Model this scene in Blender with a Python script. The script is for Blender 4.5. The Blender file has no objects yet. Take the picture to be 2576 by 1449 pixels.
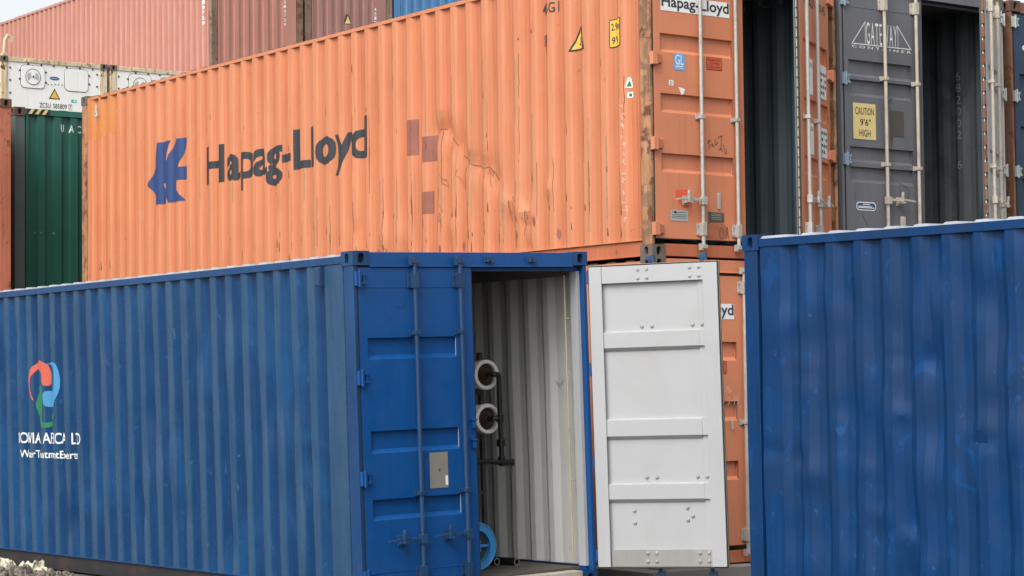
import bpy, bmesh, math, random
from mathutils import Vector, Matrix, noise
from mathutils.geometry import tessellate_polygon
R = math.radians
S = bpy.context.scene
COL = S.collection
random.seed(7)

# ------------------------------------------------------------------ camera
PITCH, ROLL, EYE, FPX = 0.0482, 0.0113, 1.6275, 5569.8
cd = bpy.data.cameras.new('camera'); cam = bpy.data.objects.new('camera', cd); COL.objects.link(cam)
cd.sensor_width = 36; cd.lens = FPX / 2576 * 36; cd.clip_end = 1500; cd.clip_start = 0.1
cam.matrix_world = Matrix.Translation((0, 0, EYE)) @ Matrix.Rotation(math.pi / 2 + PITCH, 4, 'X') @ Matrix.Rotation(-ROLL, 4, 'Z')
S.camera = cam
# ------------------------------------------------------------------ light
SUN_AZ, SUN_EL = R(-152), R(48)       # azimuth measured from +Y towards +X: the light comes from the left
w = bpy.data.worlds.new('World'); S.world = w; w.use_nodes = True
nt = w.node_tree; nt.nodes.clear()
sky = nt.nodes.new('ShaderNodeTexSky'); sky.sky_type = 'NISHITA'; sky.sun_disc = False
sky.sun_elevation = SUN_EL; sky.sun_rotation = SUN_AZ; sky.dust_density = 4; sky.air_density = 1.0; sky.ozone_density = 1
hs = nt.nodes.new('ShaderNodeHueSaturation'); hs.inputs['Saturation'].default_value = 0.22
bg = nt.nodes.new('ShaderNodeBackground'); bg.inputs['Strength'].default_value = 0.15
wo = nt.nodes.new('ShaderNodeOutputWorld')
nt.links.new(sky.outputs[0], hs.inputs['Color']); nt.links.new(hs.outputs[0], bg.inputs[0]); nt.links.new(bg.outputs[0], wo.inputs[0])
sd = bpy.data.lights.new('sun', 'SUN'); sd.energy = 1.0; sd.angle = R(36); sd.color = (1.0, 0.95, 0.88)
sun = bpy.data.objects.new('sun', sd); COL.objects.link(sun)
sdir = Vector((math.sin(SUN_AZ) * math.cos(SUN_EL), math.cos(SUN_AZ) * math.cos(SUN_EL), math.sin(SUN_EL)))
sun.rotation_euler = (-sdir).to_track_quat('-Z', 'Y').to_euler()
S.view_settings.view_transform = 'Standard'; S.view_settings.look = 'None'
S.view_settings.exposure = 0.75; S.view_settings.gamma = 1
S.view_settings.use_curve_mapping = False

# ------------------------------------------------------------------ materials
def lin(h):
    h = h.lstrip('#'); o = []
    for i in (0, 2, 4):
        c = int(h[i:i + 2], 16) / 255
        o.append(c / 12.92 if c <= .04045 else ((c + .055) / 1.055) ** 2.4)
    return tuple(o)

class NT:
    def __init__(s, name):
        s.m = bpy.data.materials.new(name); s.m.use_nodes = True
        s.t = s.m.node_tree; s.t.nodes.clear()
        s.out = s.n('ShaderNodeOutputMaterial'); s.b = s.n('ShaderNodeBsdfPrincipled')
        s.l(s.b.outputs[0], s.out.inputs[0])
    def n(s, k): return s.t.nodes.new(k)
    def l(s, a, b): s.t.links.new(a, b)
    def coord(s, scale=(1, 1, 1), rnd=True):
        tc = s.n('ShaderNodeTexCoord'); v = tc.outputs['Object']
        if rnd:
            oi = s.n('ShaderNodeObjectInfo'); mu = s.n('ShaderNodeMath'); mu.operation = 'MULTIPLY'; mu.inputs[1].default_value = 37
            s.l(oi.outputs['Random'], mu.inputs[0])
            ad = s.n('ShaderNodeVectorMath'); ad.operation = 'ADD'; s.l(v, ad.inputs[0]); s.l(mu.outputs[0], ad.inputs[1]); v = ad.outputs[0]
        mp = s.n('ShaderNodeMapping'); mp.inputs['Scale'].default_value = scale; s.l(v, mp.inputs['Vector'])
        return mp.outputs[0]
    def noise(s, vec, scale, detail=4, rough=.55, dist=0):
        q = s.n('ShaderNodeTexNoise'); q.inputs['Scale'].default_value = scale; q.inputs['Detail'].default_value = detail
        q.inputs['Roughness'].default_value = rough; q.inputs['Distortion'].default_value = dist
        s.l(vec, q.inputs['Vector']); return q.outputs[0]
    def ramp(s, fac, a, b, ca=(0, 0, 0), cb=(1, 1, 1)):
        q = s.n('ShaderNodeValToRGB'); e = q.color_ramp.elements
        e[0].position = a; e[1].position = b; e[0].color = (*ca, 1); e[1].color = (*cb, 1)
        s.l(fac, q.inputs[0]); return q.outputs[0]
    def mix(s, fac, a, b, mode='MIX'):
        q = s.n('ShaderNodeMix'); q.data_type = 'RGBA'; q.blend_type = mode
        for i, x in ((0, fac), (6, a), (7, b)):
            if isinstance(x, (int, float)): q.inputs[i].default_value = x
            elif isinstance(x, tuple): q.inputs[i].default_value = (*x, 1)
            else: s.l(x, q.inputs[i])
        return q.outputs[2]
    def math(s, op, a, b):
        q = s.n('ShaderNodeMath'); q.operation = op
        for i, x in ((0, a), (1, b)):
            if isinstance(x, (int, float)): q.inputs[i].default_value = x
            else: s.l(x, q.inputs[i])
        return q.outputs[0]

def mul(c, k): return tuple(min(1, x * k) for x in c)
RUST_A, RUST_B = (0.060, 0.028, 0.015), (0.20, 0.085, 0.040)

def paint(name, base, var=.22, alt=None, rust=.25, drip=.3, rough=.42, bump=.15, scuff=0.0, scuffcol=(.55, .5, .45), spec=.5, primer=None, bleach=0.0, proud=None, patch=(), streak=1.0):
    """weathered container paint: mottling, vertical streaks, rust spots with drips, scuffs"""
    m = NT(name); v = m.coord()
    alt = alt or mul(base, 1.35)
    c = m.mix(m.ramp(m.noise(v, .9, 5, .6), .30, .72), mul(base, 1 - var), mul(base, 1 + var * .6))
    st = m.noise(m.coord((7, 7, .30)), 1.6, 5, .62)
    c = m.mix(m.math('MULTIPLY', m.ramp(st, .48, .75), .55 * streak), c, alt)
    st2 = m.noise(m.coord((16, 16, .55)), 1.4, 3, .6)
    c = m.mix(m.math('MULTIPLY', m.ramp(st2, .52, .78), .35 * streak), c, mul(base, .62))
    if bleach: c = m.mix(m.math('MULTIPLY', m.ramp(m.noise(v, 2.3, 6, .7), .42, .66), bleach), c, primer or alt)
    for sc_, lo, hi, pc, ps in patch:
        c = m.mix(m.math('MULTIPLY', m.ramp(m.noise(m.coord((1, 1, .75)), sc_, 7, .62, .8), lo, hi), ps), c, pc)
    if proud:      # sky sheen and brighter light on the proud folds, painted into the colour
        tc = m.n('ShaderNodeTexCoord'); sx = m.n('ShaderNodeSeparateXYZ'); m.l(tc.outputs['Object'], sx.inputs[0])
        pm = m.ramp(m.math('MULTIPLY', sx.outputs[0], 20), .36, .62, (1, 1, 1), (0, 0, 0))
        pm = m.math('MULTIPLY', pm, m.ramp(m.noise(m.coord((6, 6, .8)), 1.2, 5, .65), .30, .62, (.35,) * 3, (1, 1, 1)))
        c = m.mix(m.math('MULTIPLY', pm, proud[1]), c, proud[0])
    rmask = None
    if rust:
        t = .74 - .26 * rust
        spots = m.ramp(m.noise(v, 5.5, 9, .68, .4), t, t + .05)
        dr = m.ramp(m.noise(m.coord((20, 20, .9)), 1.3, 6, .7), t - .05, t + .13)
        rmask = m.math('MAXIMUM', spots, m.math('MULTIPLY', dr, drip))
        rc = m.mix(m.noise(v, 22, 5, .7), RUST_A, RUST_B)
        c = m.mix(rmask, c, rc)
    if scuff:
        sc = m.ramp(m.noise(m.coord((3.5, 3.5, 5)), 2.6, 9, .75, .6), .69, .74)
        c = m.mix(m.math('MULTIPLY', sc, scuff), c, scuffcol)
    m.l(c, m.b.inputs['Base Color'])
    ro = m.ramp(m.noise(v, 3.2, 6, .65), .3, .75, (rough * .8,) * 3, (min(1, rough * 1.45),) * 3)
    if rmask is not None: ro = m.mix(rmask, ro, (.9, .9, .9))
    m.l(ro, m.b.inputs['Roughness']); m.b.inputs['Specular IOR Level'].default_value = spec
    bp = m.n('ShaderNodeBump'); bp.inputs['Strength'].default_value = bump; bp.inputs['Distance'].default_value = .03
    h = m.math('ADD', m.noise(m.coord((2.2, 2.2, 1.1)), 1.7, 3, .5), m.math('MULTIPLY', m.noise(v, 60, 3, .6), .03))
    m.l(h, bp.inputs['Height']); m.l(bp.outputs[0], m.b.inputs['Normal'])
    return m.m

def plain(name, base, rough=.5, var=.15, scale=14, metal=0, spec=.5, dirt=0):
    m = NT(name); v = m.coord()
    c = m.mix(m.noise(v, scale, 5, .6), mul(base, 1 - var), mul(base, 1 + var))
    if dirt: c = m.mix(m.math('MULTIPLY', m.ramp(m.noise(v, scale * .45, 8, .7), .5, .7), dirt), c, mul(RUST_B, .8))
    m.l(c, m.b.inputs['Base Color']); m.b.inputs['Roughness'].default_value = rough; m.b.inputs['Metallic'].default_value = metal
    m.b.inputs['Specular IOR Level'].default_value = spec
    return m.m

ORANGE = (.50, .158, .065); ORANGE_DOOR = (.60, .215, .110)
M = {}
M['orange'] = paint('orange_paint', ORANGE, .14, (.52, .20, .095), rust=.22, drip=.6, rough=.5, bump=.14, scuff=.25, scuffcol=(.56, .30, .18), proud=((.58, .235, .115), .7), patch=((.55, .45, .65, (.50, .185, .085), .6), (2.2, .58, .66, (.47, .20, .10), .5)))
M['orange_door'] = paint('orange_door_paint', ORANGE_DOOR, .10, (.60, .21, .10), rust=.07, drip=.3, rough=.5, bump=.05)
M['orange_post'] = paint('peeling_orange_post', (.42, .19, .09), .2, (.36, .21, .12), rust=.80, drip=.8, rough=.75, bump=.9, bleach=.9, primer=(.36, .21, .115), patch=((4, .52, .56, (.17, .10, .06), .75), (9, .55, .6, (.50, .27, .14), .6)))
M['orange_rail'] = paint('orange_rail_paint', (.48, .135, .06), .2, (.45, .18, .09), rust=.42, drip=.6, rough=.6, bump=.3)
BLUE = (.012, .072, .250)
M['blue'] = paint('blue_paint', (.008, .050, .155), .20, (.016, .075, .20), rust=.0, rough=.28, bump=.12, scuff=.12, scuffcol=(.06, .13, .24), bleach=.2, primer=(.020, .052, .120))
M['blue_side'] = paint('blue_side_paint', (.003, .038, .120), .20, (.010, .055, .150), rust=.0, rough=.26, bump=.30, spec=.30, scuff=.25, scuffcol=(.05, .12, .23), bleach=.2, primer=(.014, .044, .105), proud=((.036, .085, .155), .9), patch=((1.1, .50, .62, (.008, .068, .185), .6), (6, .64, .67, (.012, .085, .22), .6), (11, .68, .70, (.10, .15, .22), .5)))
M['blue_door'] = paint('blue_door_paint', (.003, .066, .240), .10, (.004, .076, .27), rust=.0, rough=.34, bump=.08, patch=((.9, .45, .65, (.006, .058, .20), .6), (9, .70, .715, (.05, .14, .30), .5), (20, .70, .72, (.01, .03, .08), .5)))
M['blue_right'] = paint('blue_worn_paint', (.002, .035, .125), .16, (.003, .050, .17), rust=.0, rough=.36, bump=.30, spec=.25, streak=1.2, scuff=.4, scuffcol=(.020, .055, .115), bleach=.2, primer=(.008, .034, .088), patch=((1.3, .48, .58, (.008, .032, .090), .6), (4.5, .61, .64, (.004, .062, .22), .45), (9, .66, .675, (.008, .085, .27), .45), (18, .68, .69, (.06, .10, .17), .5)))
M['blue_hw'] = paint('blue_hardware_paint', (.016, .050, .125), .2, (.03, .08, .17), rust=.0, rough=.30, bump=.1)
M['white_in'] = paint('white_inner_paint', (.42, .43, .445), .04, (.45, .46, .47), rust=.0, rough=.34, bump=.06, streak=.12, scuff=.16, scuffcol=(.25, .24, .22), patch=((1.4, .50, .68, (.38, .38, .375), .6),))
M['grimy_white'] = paint('grimy_white_paint', (.30, .295, .285), .15, (.24, .235, .22), rust=.10, drip=.3, rough=.55, bump=.1, scuff=.5, scuffcol=(.12, .11, .10))
M['wall_in'] = paint('grey_white_lining', (.50, .50, .485), .06, (.54, .54, .52), rust=.0, rough=.5, bump=.16, streak=.7, bleach=.15, primer=(.42, .415, .40), patch=((5, .68, .70, (.18, .17, .16), .5),))
M['bolt_white'] = plain('weathered_bolt_white', (.33, .335, .34), .4, .25, 60, dirt=.2)
M['cream'] = plain('cream_rubber', (.42, .38, .27), .6)
M['rubber'] = plain('black_rubber', (.012, .012, .013), .55)
M['black'] = plain('black_tar', (.018, .018, .020), .6, .5, 6, dirt=.25)
M['galv'] = plain('galvanised_steel', (.44, .43, .40), .48, .25, 9, .25, dirt=.35)
M['galv_tan'] = plain('dusty_galvanised_steel', (.46, .42, .35), .55, .2, 9, .1, dirt=.3)
M['steel_dark'] = plain('dark_steel', (.07, .07, .075), .5, .3, 12, .3, dirt=.3)
M['casting'] = plain('grey_brown_casting', (.13, .105, .085), .75, .35, 14, dirt=.6)
M['casting_rust'] = plain('rusty_casting', (.10, .055, .038), .8, .4, 16, dirt=.7)
M['hole'] = plain('dark_recess', (.006, .006, .007), .9)
M['roof_highlight'] = plain('pale_highlight_roof', (.30, .32, .35), .5, .25, 3)  # pale colour stands in for the bright sky highlight along the roof edges
M['roof_dark'] = plain('dark_roof', (.075, .050, .040), .8, .3, 6)
M['roof_in'] = plain('grey_ceiling', (.20, .20, .19), .7, .1, 3)
M['ply'] = plain('worn_floor_plywood', (.075, .066, .055), .75, .4, 5)
M['sill_pale'] = plain('scraped_sill', (.42, .39, .33), .65, .3, 7, dirt=.5)
M['green'] = paint('green_paint', (.020, .110, .080), .18, (.032, .135, .10), rust=.0, rough=.42, bump=.15, scuff=.12, scuffcol=(.06, .06, .05))
M['green_post'] = paint('dark_green_post', (.095, .130, .120), .25, (.11, .14, .13), rust=.15, drip=.4, rough=.6, bump=.3)
M['rust_red'] = paint('red_oxide_paint', (.40, .13, .075), .2, (.46, .20, .12), rust=.60, drip=.8, rough=.7, bump=.4)
M['orange_faded'] = paint('faded_orange_paint', (.52, .19, .09), .12, (.56, .25, .14), rust=.12, drip=.3, rough=.6)
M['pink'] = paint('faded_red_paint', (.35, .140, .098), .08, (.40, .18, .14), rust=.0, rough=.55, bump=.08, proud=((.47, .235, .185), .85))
M['pink_end'] = paint('faded_red_end_paint', (.44, .20, .15), .10, (.48, .25, .20), rust=.14, drip=.3, rough=.55, bump=.12)
M['brown'] = paint('faded_brown_paint', (.33, .17, .145), .10, (.36, .20, .18), rust=.08, drip=.25, rough=.55, bump=.12)
M['skyblue'] = paint('mid_blue_paint', (.07, .20, .40), .15, (.12, .28, .5), rust=.05, rough=.5)
M['worn_post'] = paint('rusty_worn_post', (.20, .13, .10), .3, (.35, .25, .18), rust=.78, drip=.9, rough=.75, bump=.4)
M['reefer'] = paint('white_reefer_paint', (.80, .80, .77), .06, (.74, .72, .66), rust=.04, drip=.3, rough=.45, bump=.04)
M['reefer_post'] = paint('rust_stained_cream_post', (.66, .56, .38), .15, (.50, .28, .12), rust=.68, drip=.9, rough=.6, bump=.2)
M['grey'] = paint('grey_paint', (.125, .128, .145), .12, (.15, .155, .170), rust=.05, drip=.25, rough=.5, bump=.06)
M['slate_in'] = paint('slate_inner_paint', (.080, .098, .110), .2, (.12, .135, .14), rust=.06, drip=.15, rough=.65, bump=.2, bleach=.3, primer=(.14, .14, .13), patch=((2.5, .56, .62, (.04, .047, .05), .6),))
M['slate_in2'] = paint('dark_slate_inner_paint', (.105, .150, .178), .2, (.15, .195, .22), rust=.0, rough=.6, bump=.15)
M['navy'] = paint('navy_paint', (.020, .042, .085), .2, (.03, .06, .12), rust=.12, drip=.3, rough=.5)
M['brownrust'] = paint('brown_rusted_header', (.22, .10, .06), .3, (.3, .17, .11), rust=.8, drip=.9, rough=.8, bump=.4)
M['pale_grey'] = paint('peeling_pale_paint', (.52, .51, .50), .1, (.46, .44, .42), rust=.25, drip=.4, rough=.6, bleach=.4, primer=(.33, .34, .37))
M['charcoal'] = plain('charcoal_lettering', (.020, .026, .032), .5, .2)
M['logo_blue'] = plain('logo_blue', (.014, .048, .155), .5, .15)
M['white_let'] = plain('white_lettering', (.72, .72, .70), .55, .12)
M['grey_let'] = plain('faint_grey_lettering', (.28, .295, .295), .7, .25)
M['black_let'] = plain('black_lettering', (.02, .02, .022), .55, .2)
M['yellow'] = plain('sign_yellow', (.72, .42, .06), .5, .10)
M['buff'] = plain('faded_sign_yellow', (.66, .52, .22), .5, .12)
M['sticker'] = plain('white_sticker', (.76, .76, .74), .45, .06)
M['sticker_blue'] = plain('sticker_blue', (.10, .36, .72), .4, .08)
M['oval_blue'] = plain('oval_blue', (.05, .08, .30), .4, .1)
M['teal'] = plain('sticker_teal', (.05, .40, .40), .4, .1)
M['plate'] = plain('aluminium_plate', (.42, .46, .44), .5, .12, 12, .3)
M['plate_dark'] = plain('dull_dark_plate', (.085, .078, .062), .6, .2, 10, .2)
M['plate_tan'] = plain('tan_metal_plate', (.24, .23, .20), .55, .15, 6, .2)
M['maroon'] = plain('maroon_touch_up', (.255, .088, .058), .6, .25, 7, dirt=.25)
M['ochre'] = plain('ochre_touch_up', (.50, .185, .055), .6, .15)
M['logo_red'] = plain('logo_red', (.52, .105, .065), .5, .1)
M['logo_sky'] = plain('logo_sky_blue', (.05, .24, .46), .5, .12)
M['logo_green'] = plain('logo_green', (.015, .17, .075), .5, .12)
M['label_red'] = plain('red_label', (.55, .10, .04), .5, .1)
M['dark_red'] = plain('dark_red_ink', (.18, .03, .015), .6, .1)
M['st_green'] = plain('sticker_green', (.02, .14, .06), .5, .1)
M['rustline'] = plain('raw_rust', (.115, .055, .028), .85, .5, 40)
M['graffiti'] = plain('marker_scrawl', (.10, .05, .035), .7, .2)
M['chalk'] = plain('chalk_scrawl', (.66, .50, .42), .8, .2)
M['pvc'] = plain('black_plastic_pipe', (.010, .010, .011), .35, .2)
M['vessel'] = plain('white_vessel', (.82, .82, .80), .35, .05)
M['cap'] = plain('dark_red_brown_cap', (.045, .020, .015), .4, .5, 16)
M['wheel_blue'] = plain('light_blue_paint', (.045, .27, .62), .4, .08)
M['grille_mesh'] = plain('dark_grille', (.05, .055, .055), .7, .4, 60)  # dark mesh filling the wheel, its own colour
M['concrete'] = plain('concrete', (.25, .24, .22), .85, .2, 3)

# ------------------------------------------------------------------ mesh helpers
class MB:
    def __init__(s): s.v = []; s.f = []; s.m = []
    def add(s, vs, fs, mi=0):
        o = len(s.v); s.v += [tuple(v) for v in vs]
        for f in fs: s.f.append(tuple(i + o for i in f)); s.m.append(mi)
    def box(s, x0, x1, y0, y1, z0, z1, mi=0):
        s.add([(x0, y0, z0), (x1, y0, z0), (x1, y1, z0), (x0, y1, z0), (x0, y0, z1), (x1, y0, z1), (x1, y1, z1), (x0, y1, z1)],
              [(0, 3, 2, 1), (4, 5, 6, 7), (0, 1, 5, 4), (1, 2, 6, 5), (2, 3, 7, 6), (3, 0, 4, 7)], mi)
    def cyl(s, p0, p1, r, n=12, mi=0, r1=None):
        p0 = Vector(p0); p1 = Vector(p1); d = (p1 - p0).normalized(); r1 = r if r1 is None else r1
        a = d.orthogonal().normalized(); b = d.cross(a)
        vs = []
        for p, q in ((p0, r), (p1, r1)):
            for i in range(n):
                t = 2 * math.pi * i / n; vs.append(p + (a * math.cos(t) + b * math.sin(t)) * q)
        fs = [(i, (i + 1) % n, n + (i + 1) % n, n + i) for i in range(n)]
        fs += [tuple(range(n - 1, -1, -1)), tuple(range(n, 2 * n))]
        s.add(vs, fs, mi)
    def tube(s, pts, r, n=10, mi=0):
        pts = [Vector(p) for p in pts]; rings = []
        a = None
        for i, p in enumerate(pts):
            d = (pts[min(i + 1, len(pts) - 1)] - pts[max(i - 1, 0)]).normalized()
            a = d.orthogonal().normalized() if a is None else (a - d * a.dot(d)).normalized()
            b = d.cross(a)
            rings.append([p + (a * math.cos(2 * math.pi * k / n) + b * math.sin(2 * math.pi * k / n)) * r for k in range(n)])
        vs = [q for g in rings for q in g]; fs = []
        for i in range(len(pts) - 1):
            for k in range(n): fs.append((i * n + k, i * n + (k + 1) % n, (i + 1) * n + (k + 1) % n, (i + 1) * n + k))
        fs += [tuple(range(n - 1, -1, -1)), tuple(range((len(pts) - 1) * n, len(pts) * n))]
        s.add(vs, fs, mi)
    def lathe(s, prof, c, axis, n=32, mi=0):
        """prof = [(t along axis, radius)]"""
        c = Vector(c); d = Vector(axis).normalized(); a = d.orthogonal().normalized(); b = d.cross(a); vs = []
        for t, r in prof:
            for k in range(n):
                q = 2 * math.pi * k / n; vs.append(c + d * t + (a * math.cos(q) + b * math.sin(q)) * r)
        fs = []
        for i in range(len(prof) - 1):
            for k in range(n): fs.append((i * n + k, i * n + (k + 1) % n, (i + 1) * n + (k + 1) % n, (i + 1) * n + k))
        s.add(vs, fs, mi)
    def prism(s, poly, y0, y1, mi=0):
        """polygon in x,z extruded from y0 to y1"""
        n = len(poly); vs = [(x, y0, z) for x, z in poly] + [(x, y1, z) for x, z in poly]
        s.add(vs, [tuple(range(n)), tuple(range(2 * n - 1, n - 1, -1))] + [(i, (i + 1) % n, n + (i + 1) % n, n + i) for i in range(n)], mi)
    def build(s, name, mats, parent=None, bevel=0, sharp=30, smooth=True):
        me = bpy.data.meshes.new(name); me.from_pydata(s.v, [], s.f)
        if not isinstance(mats, (list, tuple)): mats = [mats]
        for m in mats: me.materials.append(m)
        me.polygons.foreach_set('material_index', s.m)
        bm = bmesh.new(); bm.from_mesh(me); bmesh.ops.recalc_face_normals(bm, faces=bm.faces[:]); bm.to_mesh(me); bm.free()
        if smooth:
            me.polygons.foreach_set('use_smooth', [True] * len(me.polygons)); me.set_sharp_from_angle(angle=R(sharp))
        o = link(name, me, parent)
        if bevel:
            b = o.modifiers.new('bevel', 'BEVEL'); b.width = bevel; b.segments = 2; b.limit_method = 'ANGLE'; b.angle_limit = R(40); b.harden_normals = True
        return o

def link(name, me, parent=None):
    o = bpy.data.objects.new(name, me); COL.objects.link(o)
    if parent: o.parent = parent
    return o
def again(o, parent=None, loc=(0, 0, 0), scale=(1, 1, 1), rot=(0, 0, 0)):
    c = o.copy(); COL.objects.link(c); c.parent = parent or o.parent; c.location = loc; c.scale = scale; c.rotation_euler = rot; return c
def copy_tree(o, parent=None):
    c = o.copy(); COL.objects.link(c)
    if parent: c.parent = parent
    for ch in list(o.children): copy_tree(ch, c)
    return c
def thing(name, label, cat, group=None):
    o = bpy.data.objects.new(name, None); COL.objects.link(o); o.empty_display_size = .3
    o['label'] = label; o['category'] = cat
    if group: o['group'] = group
    return o
def tag(o, label, cat, group=None):
    o['label'] = label; o['category'] = cat
    if group: o['group'] = group
    return o

# ---- corrugated sheet: a = running coordinate, z = height, depth measured inward from the outer plane
class Sheet:
    def __init__(s, a0, a1, z0, z1, pitch, fo, sl, depth, phase=0, nz=1, sub=1, dents=(), rough=0.0, seed=0, margin=.06):
        s.z0, s.z1, s.depth, s.dents, s.rough, s.seed = z0, z1, depth, dents, rough, seed
        k = [a0, a0 + .016, a0 + .026]; d = [.9, .9, 0.0]; a = a0 + margin + phase
        fi = pitch - fo - 2 * sl
        while a + pitch < a1 - margin * .6 - .03:
            for st, dd in ((0, 0), (sl, 1), (fi, 1), (sl, 0)):
                a += st; k.append(a); d.append(dd)
            a += fo
        k += [a1 - .026, a1 - .016, a1]; d += [0.0, .9, .9]
        kk = []; dd = []
        for i in range(len(k) - 1):
            for j in range(sub):
                t = j / sub; kk.append(k[i] + (k[i + 1] - k[i]) * t); dd.append(d[i] + (d[i + 1] - d[i]) * t)
        s.k = kk + [k[-1]]; s.d = [x * depth for x in dd + [d[-1]]]
        s.zs = [z0 + (z1 - z0) * i / nz for i in range(nz + 1)]
    def dent(s, a, z):
        e = min(1, (z - s.z0) / .15, (s.z1 - z) / .15)
        if e <= 0: return 0
        q = 0
        for (da, dz, ra, rz, h) in s.dents: 
            t = ((a - da) / ra) ** 2 + ((z - dz) / rz) ** 2
            if t < 9: q += h * math.exp(-t)
        if s.rough: q += s.rough * (noise.noise(Vector((a * 1.9 + s.seed, z * 1.3, 3.1))) + .6 * noise.noise(Vector((a * 7 + s.seed, z * 2.2, 9.7))))
        return q * e
    def x(s, a, z):
        k = s.k
        if a <= k[0]: b = s.d[0]
        elif a >= k[-1]: b = s.d[-1]
        else:
            lo, hi = 0, len(k) - 1
            while hi - lo > 1:
                mid = (lo + hi) // 2
                if k[mid] <= a: lo = mid
                else: hi = mid
            t = (a - k[lo]) / max(1e-9, k[hi] - k[lo]); b = s.d[lo] + (s.d[hi] - s.d[lo]) * t
        return b + s.dent(a, z)
    def mesh(s, mb, fn, mi=0, off=0):
        vs = []; n = len(s.k)
        for z in s.zs:
            for i, a in enumerate(s.k): vs.append(fn(a, z, s.d[i] + s.dent(a, z) + off))
        fs = [(j * n + i, j * n + i + 1, (j + 1) * n + i + 1, (j + 1) * n + i) for j in range(len(s.zs) - 1) for i in range(n - 1)]
        mb.add(vs, fs, mi)

# ---- flat shapes (u right, v up) -> painted or stuck on marks
def text2d(txt, u0, u1, v0, v1, bold=0.0, keep=False, slant=0, spacing=1.0):
    cu = bpy.data.curves.new('t', 'FONT'); cu.body = txt; cu.offset = bold; cu.resolution_u = 4; cu.shear = slant; cu.space_character = spacing
    o = bpy.data.objects.new('t', cu); COL.objects.link(o)
    dg = bpy.context.evaluated_depsgraph_get(); me = bpy.data.meshes.new_from_object(o.evaluated_get(dg))
    vs = [v.co.copy() for v in me.vertices]; fs = [tuple(p.vertices) for p in me.polygons]
    bpy.data.objects.remove(o); bpy.data.curves.remove(cu); bpy.data.meshes.remove(me)
    a0 = min(v.x for v in vs); a1 = max(v.x for v in vs); b0 = min(v.y for v in vs); b1 = max(v.y for v in vs)
    su = (u1 - u0) / (a1 - a0); sv = (v1 - v0) / (b1 - b0)
    return [(u0 + (v.x - a0) * su, v0 + (v.y - b0) * sv) for v in vs], fs
def poly2d(outer, *holes):
    loops = [[Vector((u, v, 0)) for u, v in outer]] + [[Vector((u, v, 0)) for u, v in h] for h in holes]
    return [(p.x, p.y) for l in loops for p in l], [tuple(t) for t in tessellate_polygon(loops)]
def join2d(*ps):
    V, F = [], []
    for v, f in ps:
        o = len(V); V += v; F += [tuple(i + o for i in t) for t in f]
    return V, F
def rect2d(u0, u1, v0, v1): return [(u0, v0), (u1, v0), (u1, v1), (u0, v1)], [(0, 1, 2, 3)]
def rrect(u0, u1, v0, v1, r, n=5):
    o = []
    for cx, cy, t0 in ((u1 - r, v0 + r, -90), (u1 - r, v1 - r, 0), (u0 + r, v1 - r, 90), (u0 + r, v0 + r, 180)):
        for i in range(n + 1):
            t = R(t0 + 90 * i / n); o.append((cx + r * math.cos(t), cy + r * math.sin(t)))
    return o
def disc(cu, cv, ru, rv, n=28): return [(cu + ru * math.cos(2 * math.pi * i / n), cv + rv * math.sin(2 * math.pi * i / n)) for i in range(n)]
def stroke2d(pts, w):
    V, F = [], []
    for i in range(len(pts) - 1):
        a, b = Vector(pts[i]), Vector(pts[i + 1]); d = b - a
        if d.length < 1e-6: continue
        d.normalize(); n = Vector((-d.y, d.x)) * w / 2; d = d * w * .3
        o = len(V); V += [tuple(a - d + n), tuple(a - d - n), tuple(b + d - n), tuple(b + d + n)]; F.append((o, o + 1, o + 2, o + 3))
    return V, F
def smooth(pts, n=5, closed=True):
    o = []; m = len(pts)
    for i in range(m if closed else m - 1):
        p = [Vector(pts[(i + k) % m] if closed else pts[max(0, min(m - 1, i + k))]) for k in (-1, 0, 1, 2)]
        for j in range(n):
            t = j / n
            q = .5 * ((2 * p[1]) + (p[2] - p[0]) * t + (2 * p[0] - 5 * p[1] + 4 * p[2] - p[3]) * t * t + (3 * p[1] - p[0] - 3 * p[2] + p[3]) * t ** 3)
            o.append((q.x, q.y))
    if not closed: o.append(tuple(pts[-1]))
    return o

def mark(name, shape, mat, parent, fn, sheet=None, off=.003):
    """fn(u, v, depth) -> local point. With a sheet the shape follows every fold and dent of the metal. u is the running coordinate"""
    V, F = shape
    bm = bmesh.new(); vs = [bm.verts.new((u, v, 0)) for u, v in V]
    for f in F:
        try: bm.faces.new([vs[i] for i in f])
        except ValueError: pass
    if sheet:
        us = [v[0] for v in V]; zs = [v[1] for v in V]
        for k in sheet.k:
            if min(us) < k < max(us): bmesh.ops.bisect_plane(bm, geom=bm.verts[:] + bm.edges[:] + bm.faces[:], plane_co=(k, 0, 0), plane_no=(1, 0, 0), dist=1e-5)
        for z in sheet.zs:
            if min(zs) < z < max(zs): bmesh.ops.bisect_plane(bm, geom=bm.verts[:] + bm.edges[:] + bm.faces[:], plane_co=(0, z, 0), plane_no=(0, 1, 0), dist=1e-5)
    for v in bm.verts:
        u, z = v.co.x, v.co.y
        v.co = fn(u, z, (sheet.x(u, z) if sheet else 0) - off)
    bmesh.ops.recalc_face_normals(bm, faces=bm.faces[:])
    me = bpy.data.meshes.new(name); bm.to_mesh(me); bm.free(); me.materials.append(mat)
    return link(name, me, parent)

# ------------------------------------------------------------------ container parts
W, HC = 2.438, 2.896
YAW = 0.634007
EV = Vector((math.cos(YAW), math.sin(YAW), 0)); LV = Vector((-math.sin(YAW), math.cos(YAW), 0))
OE, OL = 13.2242, 15.7753

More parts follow.
